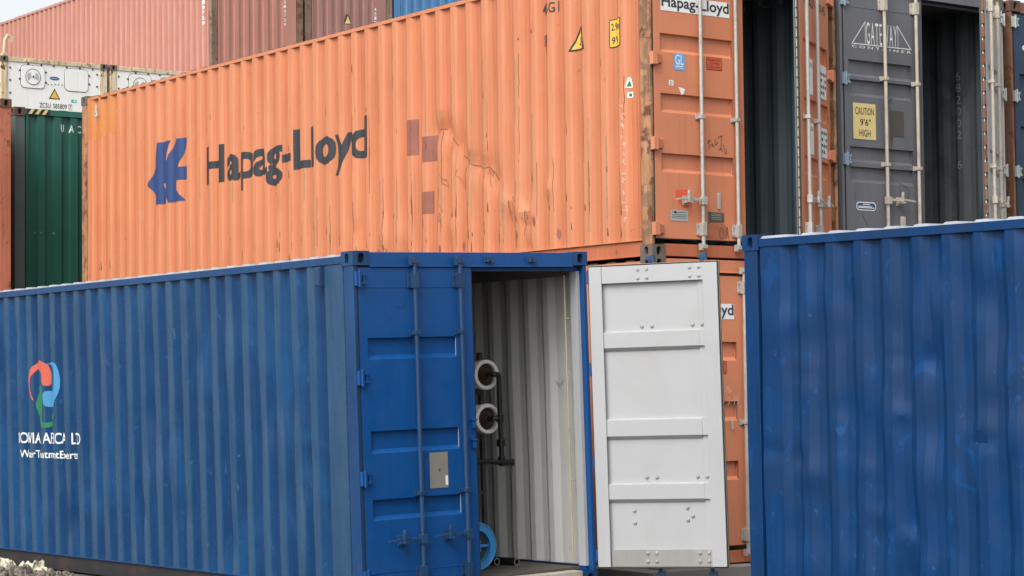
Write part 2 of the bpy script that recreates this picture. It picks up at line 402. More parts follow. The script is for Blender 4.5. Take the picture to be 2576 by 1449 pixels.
def casting_mesh(holes=True):
    """corner casting with its corner at the origin, body towards +x +y +z; oval holes on the x=0, y=0 faces"""
    a, b, c = .162, .178, .118
    mb = MB()
    def holed(o, u, v, lu, lv, ru, rv, nrm):
        n = 6; outer = []
        for p, q in (((0, 0), (1, 0)), ((1, 0), (1, 1)), ((1, 1), (0, 1)), ((0, 1), (0, 0))):
            for i in range(n): t = i / n; outer.append((p[0] + (q[0] - p[0]) * t, p[1] + (q[1] - p[1]) * t))
        P = lambda s, t, d=0: Vector(o) + Vector(u) * s + Vector(v) * t + Vector(nrm) * d
        vo = [P(s * lu, t * lv) for s, t in outer]; vi = []; vd = []
        for s, t in outer:
            ang = math.atan2((t - .5), (s - .5)); x = math.cos(ang); y = math.sin(ang)
            k = 1 / ((abs(x) / ru) ** 3 + (abs(y) / rv) ** 3) ** (1 / 3)
            vi.append(P(lu / 2 + x * k, lv / 2 + y * k)); vd.append(P(lu / 2 + x * k, lv / 2 + y * k, .035))
        m = len(outer); mb.add(vo + vi, [(i, (i + 1) % m, m + (i + 1) % m, m + i) for i in range(m)], 0)
        mb.add(vi + vd, [(i, (i + 1) % m, m + (i + 1) % m, m + i) for i in range(m)], 0)
        mb.add(vd, [tuple(range(m))], 1)
    holed((0, 0, 0), (1, 0, 0), (0, 0, 1), a, c, .030, .042, (0, 1, 0))
    holed((0, 0, 0), (0, 1, 0), (0, 0, 1), b, c, .027, .042, (1, 0, 0))
    mb.add([(0, 0, 0), (a, 0, 0), (a, b, 0), (0, b, 0), (0, 0, c), (a, 0, c), (a, b, c), (0, b, c)],
           [(0, 3, 2, 1), (4, 5, 6, 7), (1, 2, 6, 5), (2, 3, 7, 6)], 0)
    return mb
_cast = {}
def castings(root, L, H, mat, mats=None):
    if mat.name not in _cast:
        o = casting_mesh().build('corner_casting', [mat, M['hole']], root, smooth=False); _cast[mat.name] = o.data; bpy.data.objects.remove(o)
    for z, sz in ((0, 1), (H, -1)):
        for x, sx in ((0, 1), (W, -1)):
            for y, sy in ((0, 1), (L, -1)):
                o = link('corner_casting', _cast[mat.name], root); o.location = (x, y, z); o.scale = (sx, sy, sz)

def recess_profile(z0, z1, rec, dep=.036):
    """outline of the pressed door sheet from bottom to top: (z, depth)"""
    p = [(z0, 0)]
    for zb, zt in sorted(rec): p += [(zb - .034, 0), (zb, dep), (zt - .006, dep), (zt, 0)]
    return p + [(z1, 0)]

def hinge_mesh(style):
    mb = MB()
    if style == 'lug':
        mb.box(-.030, .068, -.022, -.003, .025, .045); mb.box(-.030, .068, -.022, -.003, -.045, -.025)
        mb.box(-.034, .020, -.030, .004, -.058, .058); mb.cyl((-.006, -.034, -.07), (-.006, -.034, .07), .010, 10)
        mb.box(.040, .056, -.019, -.005, -.03, .03)
    else:
        mb.box(-.045, .012, -.050, .002, -.060, .060)
        mb.add([(.010, -.002, -.058), (.095, -.002, -.048), (.095, -.002, .048), (.010, -.002, .058), (.010, -.044, -.052), (.080, -.022, -.036), (.080, -.022, .036), (.010, -.044, .052)],
               [(0, 1, 2, 3), (4, 7, 6, 5), (0, 4, 5, 1), (1, 5, 6, 2), (2, 6, 7, 3), (3, 7, 4, 0)])
    return mb

def door(root, side, ang, z0, z1, rec, m_out, m_in, m_hw, m_rod, hinge_z, style='lug', rods=(.53, .99), mids=((2.222, .906),) * 2,
         handles=((0, .53), (1, .542)), hdir=-1, low=False, hinge_mat=None, width=1.128, pan=(.077, .962), inner=False, gasket=None, bolts=(), hshift=(0, 0)):
    """a leaf with its hinge edge at u=0; outside faces -y"""
    D = bpy.data.objects.new('door', None); COL.objects.link(D); D.parent = root
    sg = 1 if side == 'left' else -1
    hx = .047 if side == 'left' else W - .047
    D.location = (hx - sg * .022 + hshift[0], -.030 + hshift[1], 0); D.rotation_euler = (0, 0, ang if side == 'right' else -ang)
    ux = lambda u: sg * (u + .022); Y = .032
    mb = MB()
    # pressed sheet
    prof = recess_profile(z0, z1, rec)
    for off, mi in ((0, 0), (.004, 1)):
        vs = []; n = len(prof)
        for u in pan:
            for z, d in prof: vs.append((ux(u), Y + d + off, z))
        mb.add(vs, [(i, i + 1, n + i + 1, n + i) for i in range(n - 1)], mi)
    for u in pan:   # cheeks of the pressings
        for zb, zt in rec:
            mb.add([(ux(u), Y, zb - .034), (ux(u), Y + .036, zb), (ux(u), Y + .036, zt - .006), (ux(u), Y, zt)], [(0, 1, 2, 3)], 0)
    def bx(u0, u1, y0, y1, za, zb, mi):
        a, b = sorted((ux(u0), ux(u1))); mb.box(a, b, y0, y1, za, zb, mi)
    bx(0, pan[0], Y, Y + .012, z0, z1, 0); bx(pan[1], width, Y, Y + .012, z0, z1, 0)
    fa = 1.012; bx(pan[1] - .004, fa + .002, Y + .0125, Y + .0175, z0 + .004, z1 - .004, 1); bx(.002, pan[0] - .002, Y + .012, Y + .0405, z0 + .004, z1 - .004, 1); bx(fa + .002, width - .002, Y + .012, Y + .0405, z0 + .004, z1 - .004, 1)
    bx(.002, .115, Y + .0405, Y + .056, z0 + .004, z1 - .004, 1); bx(fa, width - .002, Y + .0405, Y + .056, z0 + .004, z1 - .004, 1)
    bx(.115, fa, Y + .006, Y + .046, z1 - .150, z1 - .004, 1); bx(.115, fa, Y + .006, Y + .030, z0 + .004, z0 + .150, 2)
    for zb, zt in rec: bx(pan[1] + .0005, fa + .001, Y + .0175, Y + .0395, zb - .004, zt - .003, 1)
    leaf = mb.build('panel', [m_out, m_in, M['grimy_white'] if m_in is M['white_in'] else m_in], D, sharp=20, bevel=.004 if inner else 0)
    g = MB()                                                # rubber lip round the leaf
    def gb(u0, u1, y0, y1, za, zb, mi):
        a, b = sorted((ux(u0), ux(u1))); g.box(a, b, y0, y1, za, zb, mi)
    for (ya, yb, o, mi) in ((Y + .002, Y + .018, .010, 0), (Y + .022, Y + .032, .010, 1), (Y + .036, Y + .042, .007, 0)):
        gb(-o, .0, ya, yb, z0 - o, z1 + o, mi); gb(width, width + o, ya, yb, z0 - o, z1 + o, mi)
        gb(0, width, ya, yb, z1, z1 + o, mi); gb(0, width, ya, yb, z0 - o, z0, mi)
    g.build('gasket', [M['rubber'], gasket or M['rubber']], D, smooth=False)
    # hinges
    hm = None
    for z in hinge_z:
        if hm is None:
            hm = hinge_mesh(style)
            hm = hm.build('hinge', hinge_mat or m_hw, D, bevel=.002)
            hm.location = (ux(0), Y, z); hm.scale = (sg, 1, 1)
        else: again(hm, D, (ux(0), Y, z), (sg, 1, 1))
    # lock rods
    ry = Y - .042
    for i, u in enumerate(rods):
        mb = MB(); mb.cyl((ux(u), ry, z0 - .075), (ux(u), ry, z1 + .075), .0185, 14)
        for z in (z0 - .07, z1 + .055):
            mb.box(ux(u) - .032, ux(u) + .032, ry - .026, ry + .018, z - .016, z + .018); mb.box(ux(u) - .045, ux(u) - .012, ry - .014, ry + .022, z - .034, z + .030)
        mb.build('lock_rod', m_rod, D, sharp=35, bevel=.0015)
        for zz, hh in ((z1 - .105, .062), (z0 + .095, .062)):
            mb = MB(); mb.box(ux(u) - .026, ux(u) + .026, ry - .024, Y - .002, zz - hh, zz + hh); mb.box(ux(u) - .056, ux(u) + .056, Y - .012, Y - .003, zz - hh * .92, zz + hh * .92)
            for a in (-.042, .042):
                for b in (-.035, .035): mb.cyl((ux(u) + a, Y - .012, zz + b), (ux(u) + a, Y - .020, zz + b), .008, 8)
            mb.build('rod_bracket', m_rod, D, bevel=.004)
        for zz in mids[i]:
            mb = MB(); mb.box(ux(u) - .026, ux(u) + .026, ry - .025, Y - .002, zz - .017, zz + .017); mb.box(ux(u) - .052, ux(u) + .052, Y - .014, Y - .003, zz - .025, zz + .025)
            mb.build('rod_bracket', m_rod, D, bevel=.003)
    for i, z in handles:
        u = rods[i]; x = ux(u); q = hdir * sg
        mb = MB(); mb.box(x - .03, x + .03, ry - .032, ry + .020, z - .040, z + .036)
        pts = [(x + q * .03, ry - .022, z + .004), (x + q * .12, ry - .024, z + .004), (x + q * .20, ry - .034, z + .012), (x + q * .36, ry - .040, z - .004)]
        for a, b in zip(pts[:-1], pts[1:]):
            t = .014 if b is not pts[-1] else .010
            xs = sorted((a[0], b[0])); za, zb = (a[2], b[2]) if a[0] < b[0] else (b[2], a[2]); ya, yb = (a[1], b[1]) if a[0] < b[0] else (b[1], a[1])
            mb.add([(xs[0], ya - .006, za - t), (xs[1], yb - .006, zb - t), (xs[1], yb + .006, zb - t), (xs[0], ya + .006, za - t),
                    (xs[0], ya - .006, za + t), (xs[1], yb - .006, zb + t), (xs[1], yb + .006, zb + t), (xs[0], ya + .006, za + t)],
                   [(0, 3, 2, 1), (4, 5, 6, 7), (0, 1, 5, 4), (1, 2, 6, 5), (2, 3, 7, 6), (3, 0, 4, 7)])
        mb.build('door_handle', m_rod, D, bevel=.003)
        c = x + q * .19
        mb = MB(); mb.box(c - .022, c + .022, ry - .050, Y - .002, z - .032, z - .010); mb.box(c - .030, c - .008, ry - .056, ry - .030, z - .03, z + .055)
        mb.cyl((c - .019, ry - .045, z + .05), (c - .019, ry - .045, z + .085), .016, 10); mb.box(c - .035, c + .035, Y - .010, Y - .003, z - .05, z + .04)
        mb.build('handle_catch', m_rod, D, bevel=.003)
    bo = None
    for u, z, y in bolts:
        if bo is None:
            mb = MB(); mb.lathe([(0, .0165), (.005, .0155), (.010, .011), (.0125, .0)], (0, 0, 0), (0, 1, 0), 12); bo = mb.build('bolt', M['bolt_white'] if inner else m_in, D)
            bo.location = (ux(u), Y + y, z)
        else: again(bo, D, (ux(u), Y + y, z))
    fn = lambda u, z, d: Vector((ux(u), Y + d, z))          # outside face, u from hinge edge
    return D, fn, ux, Y

def side_fn(x, s): return lambda a, z, d: Vector((x + s * d, a, z))

def container(label, pos, L, m, end='door', H=HC, rail=.060, flush=False, sheet=None, nz=1, sub=1, dents=(), rough=0, seed=0, phase=0,
              interior=None, group=None, floor=True, name='shipping_container', cast=None, keepers=(), header=None, post=None, rpost=None, brail=None, inner_nz=1, hdr_h=.135, sill=None, pitch=.2785, roof=None):
    root = thing(name, label, 'shipping container', group)
    if isinstance(pos, Matrix): root.matrix_world = pos
    else:
        e, l, z = pos; root.location = EV * e + LV * l + Vector((0, 0, z)); root.rotation_euler = (0, 0, YAW)
    zb = .160; ox = .010 if flush else .014
    post = post or m; brail = brail or m
    castings(root, L, H, cast or m)
    # posts
    for x, sx, pm in ((0, 1, post), (W, -1, rpost or post)):
        for y, sy in ((0, 1), (L, -1)):
            mb = MB(); a, b = sorted((x + sx * .007, x + sx * .045)); c, d = sorted((y + sy * .011, y + sy * .155)); mb.box(a, b, c, d, .118, H - .118)
            a2, b2 = sorted((x + sx * .045, x + sx * .075)); c2, d2 = sorted((y + sy * .078, y + sy * .155)); mb.box(a2, b2, c2, d2, .118, H - .118)
            if sy > 0 and end in ('wall', 'none'):
                a3, b3 = sorted((x + sx * .0453, x + sx * .165)); mb.box(a3, b3, y + .016, y + .0775, .118, H - .118)
            mb.build('corner_post', pm, root, bevel=.006)
    # rails
    for x, sx in ((0, 1), (W, -1)):
        mb = MB(); a, b = sorted((x + sx * (.008 if flush else .005), x + sx * .065)); mb.box(a, b, .178, L - .178, H - .034 - rail, H - .034); mb.build('top_rail', m, root, bevel=.004)
        mb = MB(); a, b = sorted((x + sx * .022, x + sx * .052)); mb.box(a, b, .178, L - .178, .020, zb)
        a, b = sorted((x + sx * .006, x + sx * .060)); mb.box(a, b, .178, L - .178, .012, .0205)
        mb.build('bottom_rail', brail, root, bevel=.002)
        a, b = sorted((x + sx * .002, x + sx * .060)); mb = MB(); mb.box(a, b, .156, L - .156, zb, zb + .008); mb.build('bottom_rail_lip', m, root)
    # side walls
    sh = Sheet(.155, L - .155, zb + .008, H - .034 - rail, pitch, .072, .068, .036, phase, nz, sub, dents, rough, seed)
    mb = MB(); sh.mesh(mb, side_fn(ox, 1)); 
    if interior: sh.mesh(mb, side_fn(ox + .004, 1), 1)
    lw = mb.build('side_wall', [sheet or m, interior or m], root, sharp=16)
    sr = Sheet(.155, L - .155, zb + .008, H - .034 - rail, pitch, .072, .068, .036, phase, inner_nz, 2 if inner_nz > 1 else 1, (), .006 if inner_nz > 1 else 0, seed + 5)
    mb = MB(); sr.mesh(mb, side_fn(W - ox, -1))
    if interior: sr.mesh(mb, side_fn(W - ox - .004, -1), 1)
    rw = mb.build('side_wall', [sheet or m, interior or m], root, sharp=16)
    # roof
    rf = Sheet(.10, L - .10, .06, W - .06, .2785, .10, .040, .020, 0)
    mb = MB()
    def rfn(a, t, d):
        return Vector((t, a, H - .004 - d))
    n = len(rf.k); vs = []
    for t, dz in ((.014, .030), (.045, 0), (W / 2, -.002), (W - .045, 0), (W - .014, .030)):
        for i, a in enumerate(rf.k): vs.append((t, a, H - .013 - max(rf.d[i], 0) - (dz if dz > 0 else 0) * (1 if rf.d[i] < .01 else .3)))
    mb.add(vs, [(j * n + i, j * n + i + 1, (j + 1) * n + i + 1, (j + 1) * n + i) for j in range(4) for i in range(n - 1)], 0)
    mb.add([(x, y, z - .006) for x, y, z in vs[n:4 * n]], [(j * n + i, (j + 1) * n + i, (j + 1) * n + i + 1, j * n + i + 1) for j in range(2) for i in range(n - 1)], 1)
    mb.build('roof', [roof or m, M['roof_in']], root, sharp=30)
    # back wall
    bs = Sheet(.075, W - .075, .12, H - .10, .25, .11, .018, .045, 0)
    mb = MB(); bs.mesh(mb, lambda a, z, d: Vector((a, L - .02 - d, z)))
    if interior: bs.mesh(mb, lambda a, z, d: Vector((a, L - .024 - d, z)), 1)
    mb.build('end_wall', [sheet or m, interior or m], root, sharp=16)
    mb = MB(); mb.box(.162, W - .162, L - .12, L - .010, H - .11, H - .014); mb.build('end_rail', m, root, bevel=.004)
    mb = MB(); mb.box(.162, W - .162, L - .12, L - .010, .014, .12); mb.build('end_rail', m, root, bevel=.004)
    es = None
    if end == 'door':
        mb = MB(); mb.box(.162, W - .162, .006, .110, H - hdr_h + .006, H - .010); mb.box(.050, W - .050, .070, .130, H - hdr_h - .03, H - hdr_h + .004)
        mb.box(.164, W - .164, -.012, .006, H - hdr_h + .001, H - hdr_h + .012)
        mb.build('header', header or m, root, bevel=.004)
        mb = MB(); mb.box(.162, W - .162, .006, .150, .012, .128); mb.build('door_sill', sill or m, root, bevel=.004)
        kp = None
        for x in keepers:
            for z in (H - .068,):
                if kp is None:
                    mb = MB(); mb.box(-.040, .040, -.008, .006, -.028, .028); mb.box(-.036, -.012, -.040, -.008, -.026, .026); mb.box(.010, .046, -.034, -.008, -.030, -.006)
                    kp = mb.build('cam_keeper', M['blue_hw'] if m is M['blue'] else M['galv'], root, bevel=.003); kp.location = (x, .004, z)
                else: again(kp, root, (x, .004, z))
        if floor:
            mb = MB(); mb.box(.056, W - .056, .155, L - .07, .122, .150); mb.build('floor', M['ply'], root)
    elif end == 'wall':
        es = Sheet(.160, W - .160, .128, H - .100, .2545, .112, .020, .042, 0, 1, 1)
        mb = MB(); es.mesh(mb, lambda a, z, d: Vector((a, .022 + d, z))); mb.build('end_wall', sheet or m, root, sharp=16)
        mb = MB(); mb.box(.162, W - .162, .008, .12, H - .100, H - .014); mb.build('end_rail', m, root, bevel=.004)
        mb = MB(); mb.box(.162, W - .162, .008, .12, .014, .128); mb.build('end_rail', m, root, bevel=.004)
    return dict(root=root, left=lw, right=rw, ls=sh, rs=sr, lfn=side_fn(ox, 1), rfn_in=side_fn(W - ox - .004, -1), es=es, efn=lambda a, z, d: Vector((a, .022 + d, z)))

def on_side(c, name, shape, mat, off=.0035):
    """shape given in (Y, z) with Y the distance from the near end"""
    return mark(name, shape, mat, c['left'], c['lfn'], c['ls'], off)
def flipY(shape, y0=0): return [(y0 - u, v) for u, v in shape[0]], shape[1]   # text runs towards the near end

REC_F = ((2.046, 2.186), (1.283, 1.430), (.740, .875))
EOF_MARK = 0
# =============================================================================================== 1 front blue container, right door open
FM = Matrix.Translation((-1.2251, 17.899, -.0896)) @ Matrix.Rotation(.6456, 4, 'Z') @ Matrix.Rotation(-.0003, 4, 'X') @ Matrix.Rotation(-.0264, 4, 'Y')
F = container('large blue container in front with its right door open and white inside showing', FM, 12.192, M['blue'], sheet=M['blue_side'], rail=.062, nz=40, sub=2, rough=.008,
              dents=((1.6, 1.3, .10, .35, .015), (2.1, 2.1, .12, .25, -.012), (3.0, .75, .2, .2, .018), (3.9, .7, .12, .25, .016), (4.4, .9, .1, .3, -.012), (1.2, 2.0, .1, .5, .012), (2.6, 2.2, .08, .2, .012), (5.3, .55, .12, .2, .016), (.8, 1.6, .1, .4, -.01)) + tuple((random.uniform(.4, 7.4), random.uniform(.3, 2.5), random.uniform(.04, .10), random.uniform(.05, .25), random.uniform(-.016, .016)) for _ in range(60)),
              seed=1, phase=.238, pitch=.2748, roof=M['roof_highlight'], interior=M['wall_in'], brail=M['black'], inner_nz=14, keepers=(.585, 1.044, 1.363, 1.814), rpost=M['blue_door'], cast=M['blue'], header=M['blue_door'], sill=M['sill_pale'])
FR = F['root']
D1, f1, ux1, Y1 = door(FR, 'left', 0, .155, 2.755, REC_F, M['blue_door'], M['white_in'], M['blue_door'], M['blue_hw'], (2.668, 1.865, 1.052, .25),
                       rods=(.530, .988), handles=((0, .535), (1, .545)))
mark('plate', rect2d(.645, .830, .935, 1.230), M['plate_tan'], D1, f1, off=.004)
mark('plate_mark', poly2d(rrect(.735, .752, 1.07, 1.095, .005)), M['rustline'], D1, f1, off=.006)
mark('sticker', rect2d(.800, .826, .955, 1.035), M['sticker'], D1, f1, off=.006)
for zz in (1.448, 1.281):
    mb = MB(); mb.box(ux1(1.078), ux1(1.112), Y1 - .035, Y1 - .003, zz - .035, zz + .035); mb.box(ux1(1.068), ux1(1.122), Y1 - .044, Y1 - .003, zz + .028, zz + .040); mb.build('door_lug', M['blue_door'], D1, bevel=.003)
for za, zb in ((1.31, 1.43), (.745, .87), (2.05, 2.19)):
    mark('slot', poly2d(rrect(1.020, 1.034, za, zb, .006)), M['hole'], D1, f1, off=.002)
for z_ in (2.600, .285):
    mb = MB(); a, b = sorted((ux1(.08), ux1(.96))); mb.box(a, b, Y1 - .004, Y1 - .0005, z_ - .005, z_ + .005); mb.build('weld_seam', M['blue_door'], D1)
for p, wd in (([(.35, 2.44), (.42, 2.43), (.455, 2.47), (.46, 2.53)], .005), ([(.10, 1.72), (.115, 1.70)], .006), ([(.27, 2.32), (.33, 2.35)], .004), ([(.16, .66), (.19, .66)], .005), ([(.70, 2.38), (.73, 2.33)], .003), ([(.86, .42), (.92, .415)], .004), ([(.12, .40), (.13, .33)], .004), ([(.99, 1.85), (1.0, 1.78)], .004)):
    mark('scratch', stroke2d(smooth(p, 4, False), wd), M['blue_hw'], D1, f1, off=.0015)
OPEN = R(124.5)
bl = []
for u in (.44, .52, .90, .98):
    bl += [(u, 2.715, .043), (u, 2.640, .043), (u, .275, .030), (u, .205, .030)]
for u in (.45, .54, .90, .985): bl += [(u, 2.225, .006 if u < .96 else .0175), (u, .925, .006 if u < .96 else .0175)]
bl += [(.33, .64, .006), (.33, .535, .006), (.80, .66, .006), (.80, .555, .006), (.845, .59, .006)]
D2, f2, ux2, Y2 = door(FR, 'right', OPEN, .155, 2.755, REC_F, M['blue_door'], M['white_in'], M['blue_door'], M['blue_hw'], (2.668, 1.865, 1.052, .25),
                       rods=(.530, .988), handles=((0, .535), (1, .545)), inner=True, gasket=M['cream'], bolts=bl, hshift=(.001, -.012), width=1.142)
f2i = lambda u, z, d: Vector((ux2(u), Y2 + .004 - d, z))
for p, wd in (([(.84, 1.74), (.86, 1.75), (.87, 1.735)], .010), ([(.86, 1.53), (.90, 1.50)], .007), ([(.40, 1.16), (.405, 1.155)], .012), ([(.90, 1.08), (.91, 1.07)], .010), ([(.72, .50), (.76, .49)], .006), ([(.60, .78), (.61, .77)], .010), ([(.86, .45), (.87, .44)], .012), ([(.24, .60), (.25, .59)], .007), ([(.55, .40), (.64, .41)], .004)):
    mark('scuff_mark', stroke2d(p, wd), M['plate'], D2, f2i, off=-.002)
f2b = lambda u, z, d: Vector((ux2(u), Y2 + .030 - d, z))
for p, wd in (([(.33, .28), (.335, .24), (.335, .20)], .008), ([(.20, .27), (.25, .273)], .004), ([(.60, .29), (.68, .285)], .005), ([(.75, .25), (.77, .245)], .006), ([(.42, .22), (.43, .20)], .006), ([(.58, .20), (.63, .205)], .005), ([(.72, .21), (.73, .23)], .006)):
    mark('scuff_mark', stroke2d(p, wd), M['plate_dark'], D2, f2b, off=-.002)
# lashing bar on the inner right post
mb = MB(); mb.cyl((W - .118, .19, .2), (W - .118, .19, 2.70), .009, 8)
for z in (.9, 1.35, 1.85, 2.32): mb.box(W - .128, W - .07, .178, .202, z - .006, z + .006)
mb.build('lashing_bar', M['cream'], FR)
mb = MB(); mb.box(W - .085, W - .047, .06, .154, .16, 2.73); mb.build('door_jamb', M['white_in'], FR, bevel=.003)
mb = MB(); mb.box(W - .078, W - .053, .17, 12.0, 2.695, 2.80); mb.build('inner_rail', M['roof_in'], FR)
# vent on the side
mb = MB(); mb.box(-.028, .012, .455, .545, 2.63, 2.79); mb.box(-.034, -.028, .462, .538, 2.64, 2.78)
mb.build('vent', M['blue_hw'], FR, bevel=.008)
# side logo and lettering
red = smooth([(6.195, 1.976), (6.12, 2.07), (5.934, 2.124), (5.80, 2.06), (5.728, 1.943), (5.76, 1.88), (5.846, 1.864), (5.90, 1.90), (5.905, 1.99), (5.96, 2.03), (6.06, 2.03), (6.15, 1.96), (6.175, 1.85), (6.126, 1.719), (6.17, 1.76), (6.20, 1.87)])
blu = smooth([(5.833, 2.082), (5.72, 2.097), (5.607, 2.096), (5.56, 2.02), (5.541, 1.914), (5.56, 1.80), (5.621, 1.70), (5.65, 1.655), (5.756, 1.646), (5.86, 1.66), (5.885, 1.731), (5.88, 1.79), (5.829, 1.810), (5.70, 1.806), (5.645, 1.815), (5.625, 1.90), (5.62, 2.0), (5.66, 2.07)])
grn = smooth([(5.918, 1.874), (6.04, 1.79), (6.103, 1.678), (6.06, 1.58), (5.97, 1.516), (5.93, 1.46), (5.882, 1.436), (5.76, 1.455), (5.66, 1.52), (5.627, 1.588), (5.71, 1.52), (5.84, 1.49), (5.91, 1.505), (5.905, 1.60), (5.89, 1.72)])
on_side(F, 'logo_mark', poly2d(red), M['logo_red']); on_side(F, 'logo_mark', poly2d(blu), M['logo_sky']); on_side(F, 'logo_mark', poly2d(grn), M['logo_green'])
for wd_, a_, b_ in (('IORVIA', 6.485, 6.02), ('AFRICA', 5.90, 5.44), ('LTD', 5.29, 5.055)): on_side(F, 'lettering', flipY(text2d(wd_, -a_, -b_, 1.275, 1.388, .011)), M['white_let'])
on_side(F, 'lettering', flipY(text2d('WaterTreatmentExperts', -6.46, -5.18, 1.105, 1.206, .010)), M['white_let'])

# contents of the open container
def in_front(o): o.matrix_world = FM @ o.matrix_world; return o
def placed(name, label, cat, x, y, z, group=None):
    t = thing(name, label, cat, group); t.matrix_world = FM @ Matrix.Translation((x, y, z)); return t
for z, lab in ((1.848, 'upper white cylindrical filter vessel inside the open blue container'), (1.456, 'lower white cylindrical filter vessel inside the open blue container')):
    t = placed('filter_vessel', lab, 'filter vessel', 1.945, .88, z, 'white filter vessels inside the blue container')
    mb = MB(); mb.lathe([(.03, .118), (.03, .122), (4.0, .122), (4.0, 0)], (0, 0, 0), (0, 1, 0), 40); mb.build('shell', M['vessel'], t)
    mb = MB(); mb.lathe([(.03, .100), (-.01, .100), (-.016, .106), (-.016, .128), (-.010, .134), (.05, .134), (.05, .118)], (0, 0, 0), (0, 1, 0), 40); mb.build('end_ring', M['vessel'], t)
    mb = MB(); mb.lathe([(.022, .0995), (.020, .06), (.004, .055), (.004, .040), (-.012, .036), (-.012, 0)], (0, 0, 0), (0, 1, 0), 32); mb.build('end_cap', M['cap'], t)
    for y_ in (.28, 2.6): mb = MB(); mb.box(-.15, .15, y_, y_ + .08, -.155, -.118); mb.build('saddle', M['steel_dark'], t)
t = placed('vessel_rack', 'dark steel rack carrying the white vessels inside the blue container', 'rack', 1.945, 1.2, .15)
for x in (-.17, .17):
    for y in (0, 2.32):
        mb = MB(); mb.box(x - .02, x + .02, y - .02, y + .02, 0, 1.90); mb.build('post', M['steel_dark'], t, bevel=.002)
for z in (.63, 1.13, 1.53):
    for y in (0, 2.32):
        mb = MB(); mb.box(-.148, .148, y - .016, y + .016, z - .016, z + .016); mb.build('crossbar', M['steel_dark'], t, bevel=.002)
t = placed('manifold_pipe', 'black plastic pipe dropping from the white vessels inside the blue container', 'pipe', 0, 0, 0)
def arc(c, r, u, v, a0, a1, n=6):
    return [tuple(Vector(c) + Vector(u) * r * math.cos(R(a0 + (a1 - a0) * i / n)) + Vector(v) * r * math.sin(R(a0 + (a1 - a0) * i / n))) for i in range(n + 1)]
mb = MB()
mb.tube([(1.945, .868, 1.848), (1.945, .80, 1.848)] + arc((1.975, .80, 1.848), .03, (-1, 0, 0), (0, -1, 0), 0, 90) + arc((1.975, .77, 1.818), .0301, (0, 0, 1), (1, 0, 0), 0, 90) + [(2.005, .77, 1.5), (2.012, .77, 1.09)], .024, 12)
mb.build('riser', M['pvc'], t)
mb = MB(); mb.tube([(1.955, .868, 1.456), (1.957, .79, 1.456), (2.000, .775, 1.456)], .024, 12); mb.build('branch', M['pvc'], t)
for p0, p1, rr_ in (((2.008, .77, 1.21), (2.008, .77, 1.27), .040), ((2.01, .77, 1.07), (2.01, .77, 1.12), .034), ((2.006, .77, 1.49), (2.006, .77, 1.42), .032)):
    mb = MB(); mb.cyl(p0, p1, rr_, 14); mb.build('collar', M['pvc'], t, bevel=.003)
mb = MB(); mb.tube([(1.62, .80, 1.085), (1.90, .80, 1.080), (1.99, .77, 1.066)], .023, 12); mb.tube([(1.99, .77, 1.063), (2.11, .77, 1.060), (2.135, .762, 1.060)], .032, 12); mb.build('header_pipe', M['pvc'], t)
t = placed('spoked_wheel', 'light blue spoked wheel standing on the blue container floor', 'wheel', 1.575, .62, .362)
mb = MB(); mb.lathe([(-.030, .150), (-.036, .140), (.036, .140), (.030, .150), (.030, .192), (.036, .198), (.036, .207), (.028, .212), (-.028, .212), (-.036, .207), (-.036, .198), (-.030, .192), (-.030, .150)], (0, 0, 0), (0, 1, 0), 48)
mb.build('rim', M['wheel_blue'], t)
mb = MB(); mb.box(.02, .142, -.014, .014, -.012, .012); mb.box(-.142, -.02, -.014, .014, -.012, .012); mb.box(-.012, .012, -.013, .013, -.141, .141); mb.box(-.05, .05, -.020, .020, -.05, .05)
mb.build('spokes', M['wheel_blue'], t, bevel=.003)
mb = MB(); mb.cyl((0, .014, 0), (0, .026, 0), .1405, 36); mb.build('grille', M['grille_mesh'], t)
for (x, y, lab) in ((1.985, .86, 'short black pipe on the blue container floor beside the light blue wheel'), (2.085, .70, 'short black pipe on the blue container floor nearest the white lining')):
    mb = MB(); mb.lathe([(0, .024), (0, .034), (1.6, .034), (1.6, .024), (0, .024)], (0, 0, 0), (-.12, 1, 0), 18); mb.lathe([(-.001, .0235), (-.0015, .0345)], (0, 0, 0), (-.12, 1, 0), 18, 1)
    o = mb.build('loose_pipe', [M['pvc'], M['plate_tan']], None); o.matrix_world = FM @ Matrix.Translation((x, y, .185)); tag(o, lab, 'pipe', 'loose black pipes on the container floor')

# =============================================================================================== 2-3 orange stack
REC_O = ((1.964, 2.108), (1.394, 1.542), (.832, .977))
crack = [(3.57, 4.421), (3.50, 4.45), (3.422, 4.444), (3.36, 4.39), (3.308, 4.40), (3.22, 4.28), (3.182, 4.243), (3.10, 4.13), (3.009, 4.061), (2.94, 4.02), (2.853, 4.001), (2.74, 3.96), (2.635, 3.973), (2.56, 3.90), (2.499, 3.817)]
dO = [(a, z - HC, .10, .10, .030) for a, z in crack[::2]] + [(2.261, 3.574 - HC, .10, .10, -.035), (1.981, 3.455 - HC, .12, .09, -.04), (1.599, 3.671 - HC, .08, .09, -.025),
      (4.6, 3.4 - HC, .10, .16, -.022), (4.25, 3.38 - HC, .10, .18, -.022), (5.2, 3.5 - HC, .10, .12, .015), (3.3, 3.4 - HC, .12, .12, -.02), (1.95, 3.22 - HC, .10, .10, -.028), (6.9, 3.9 - HC, .1, .2, .012),
      (3.55, 3.95 - HC, .09, .5, .018), (2.9, 4.3 - HC, .08, .6, .016), (2.65, 4.6 - HC, .08, .5, .014), (3.85, 4.9 - HC, .08, .5, .014), (.45, 4.0 - HC, .08, .7, -.012)]
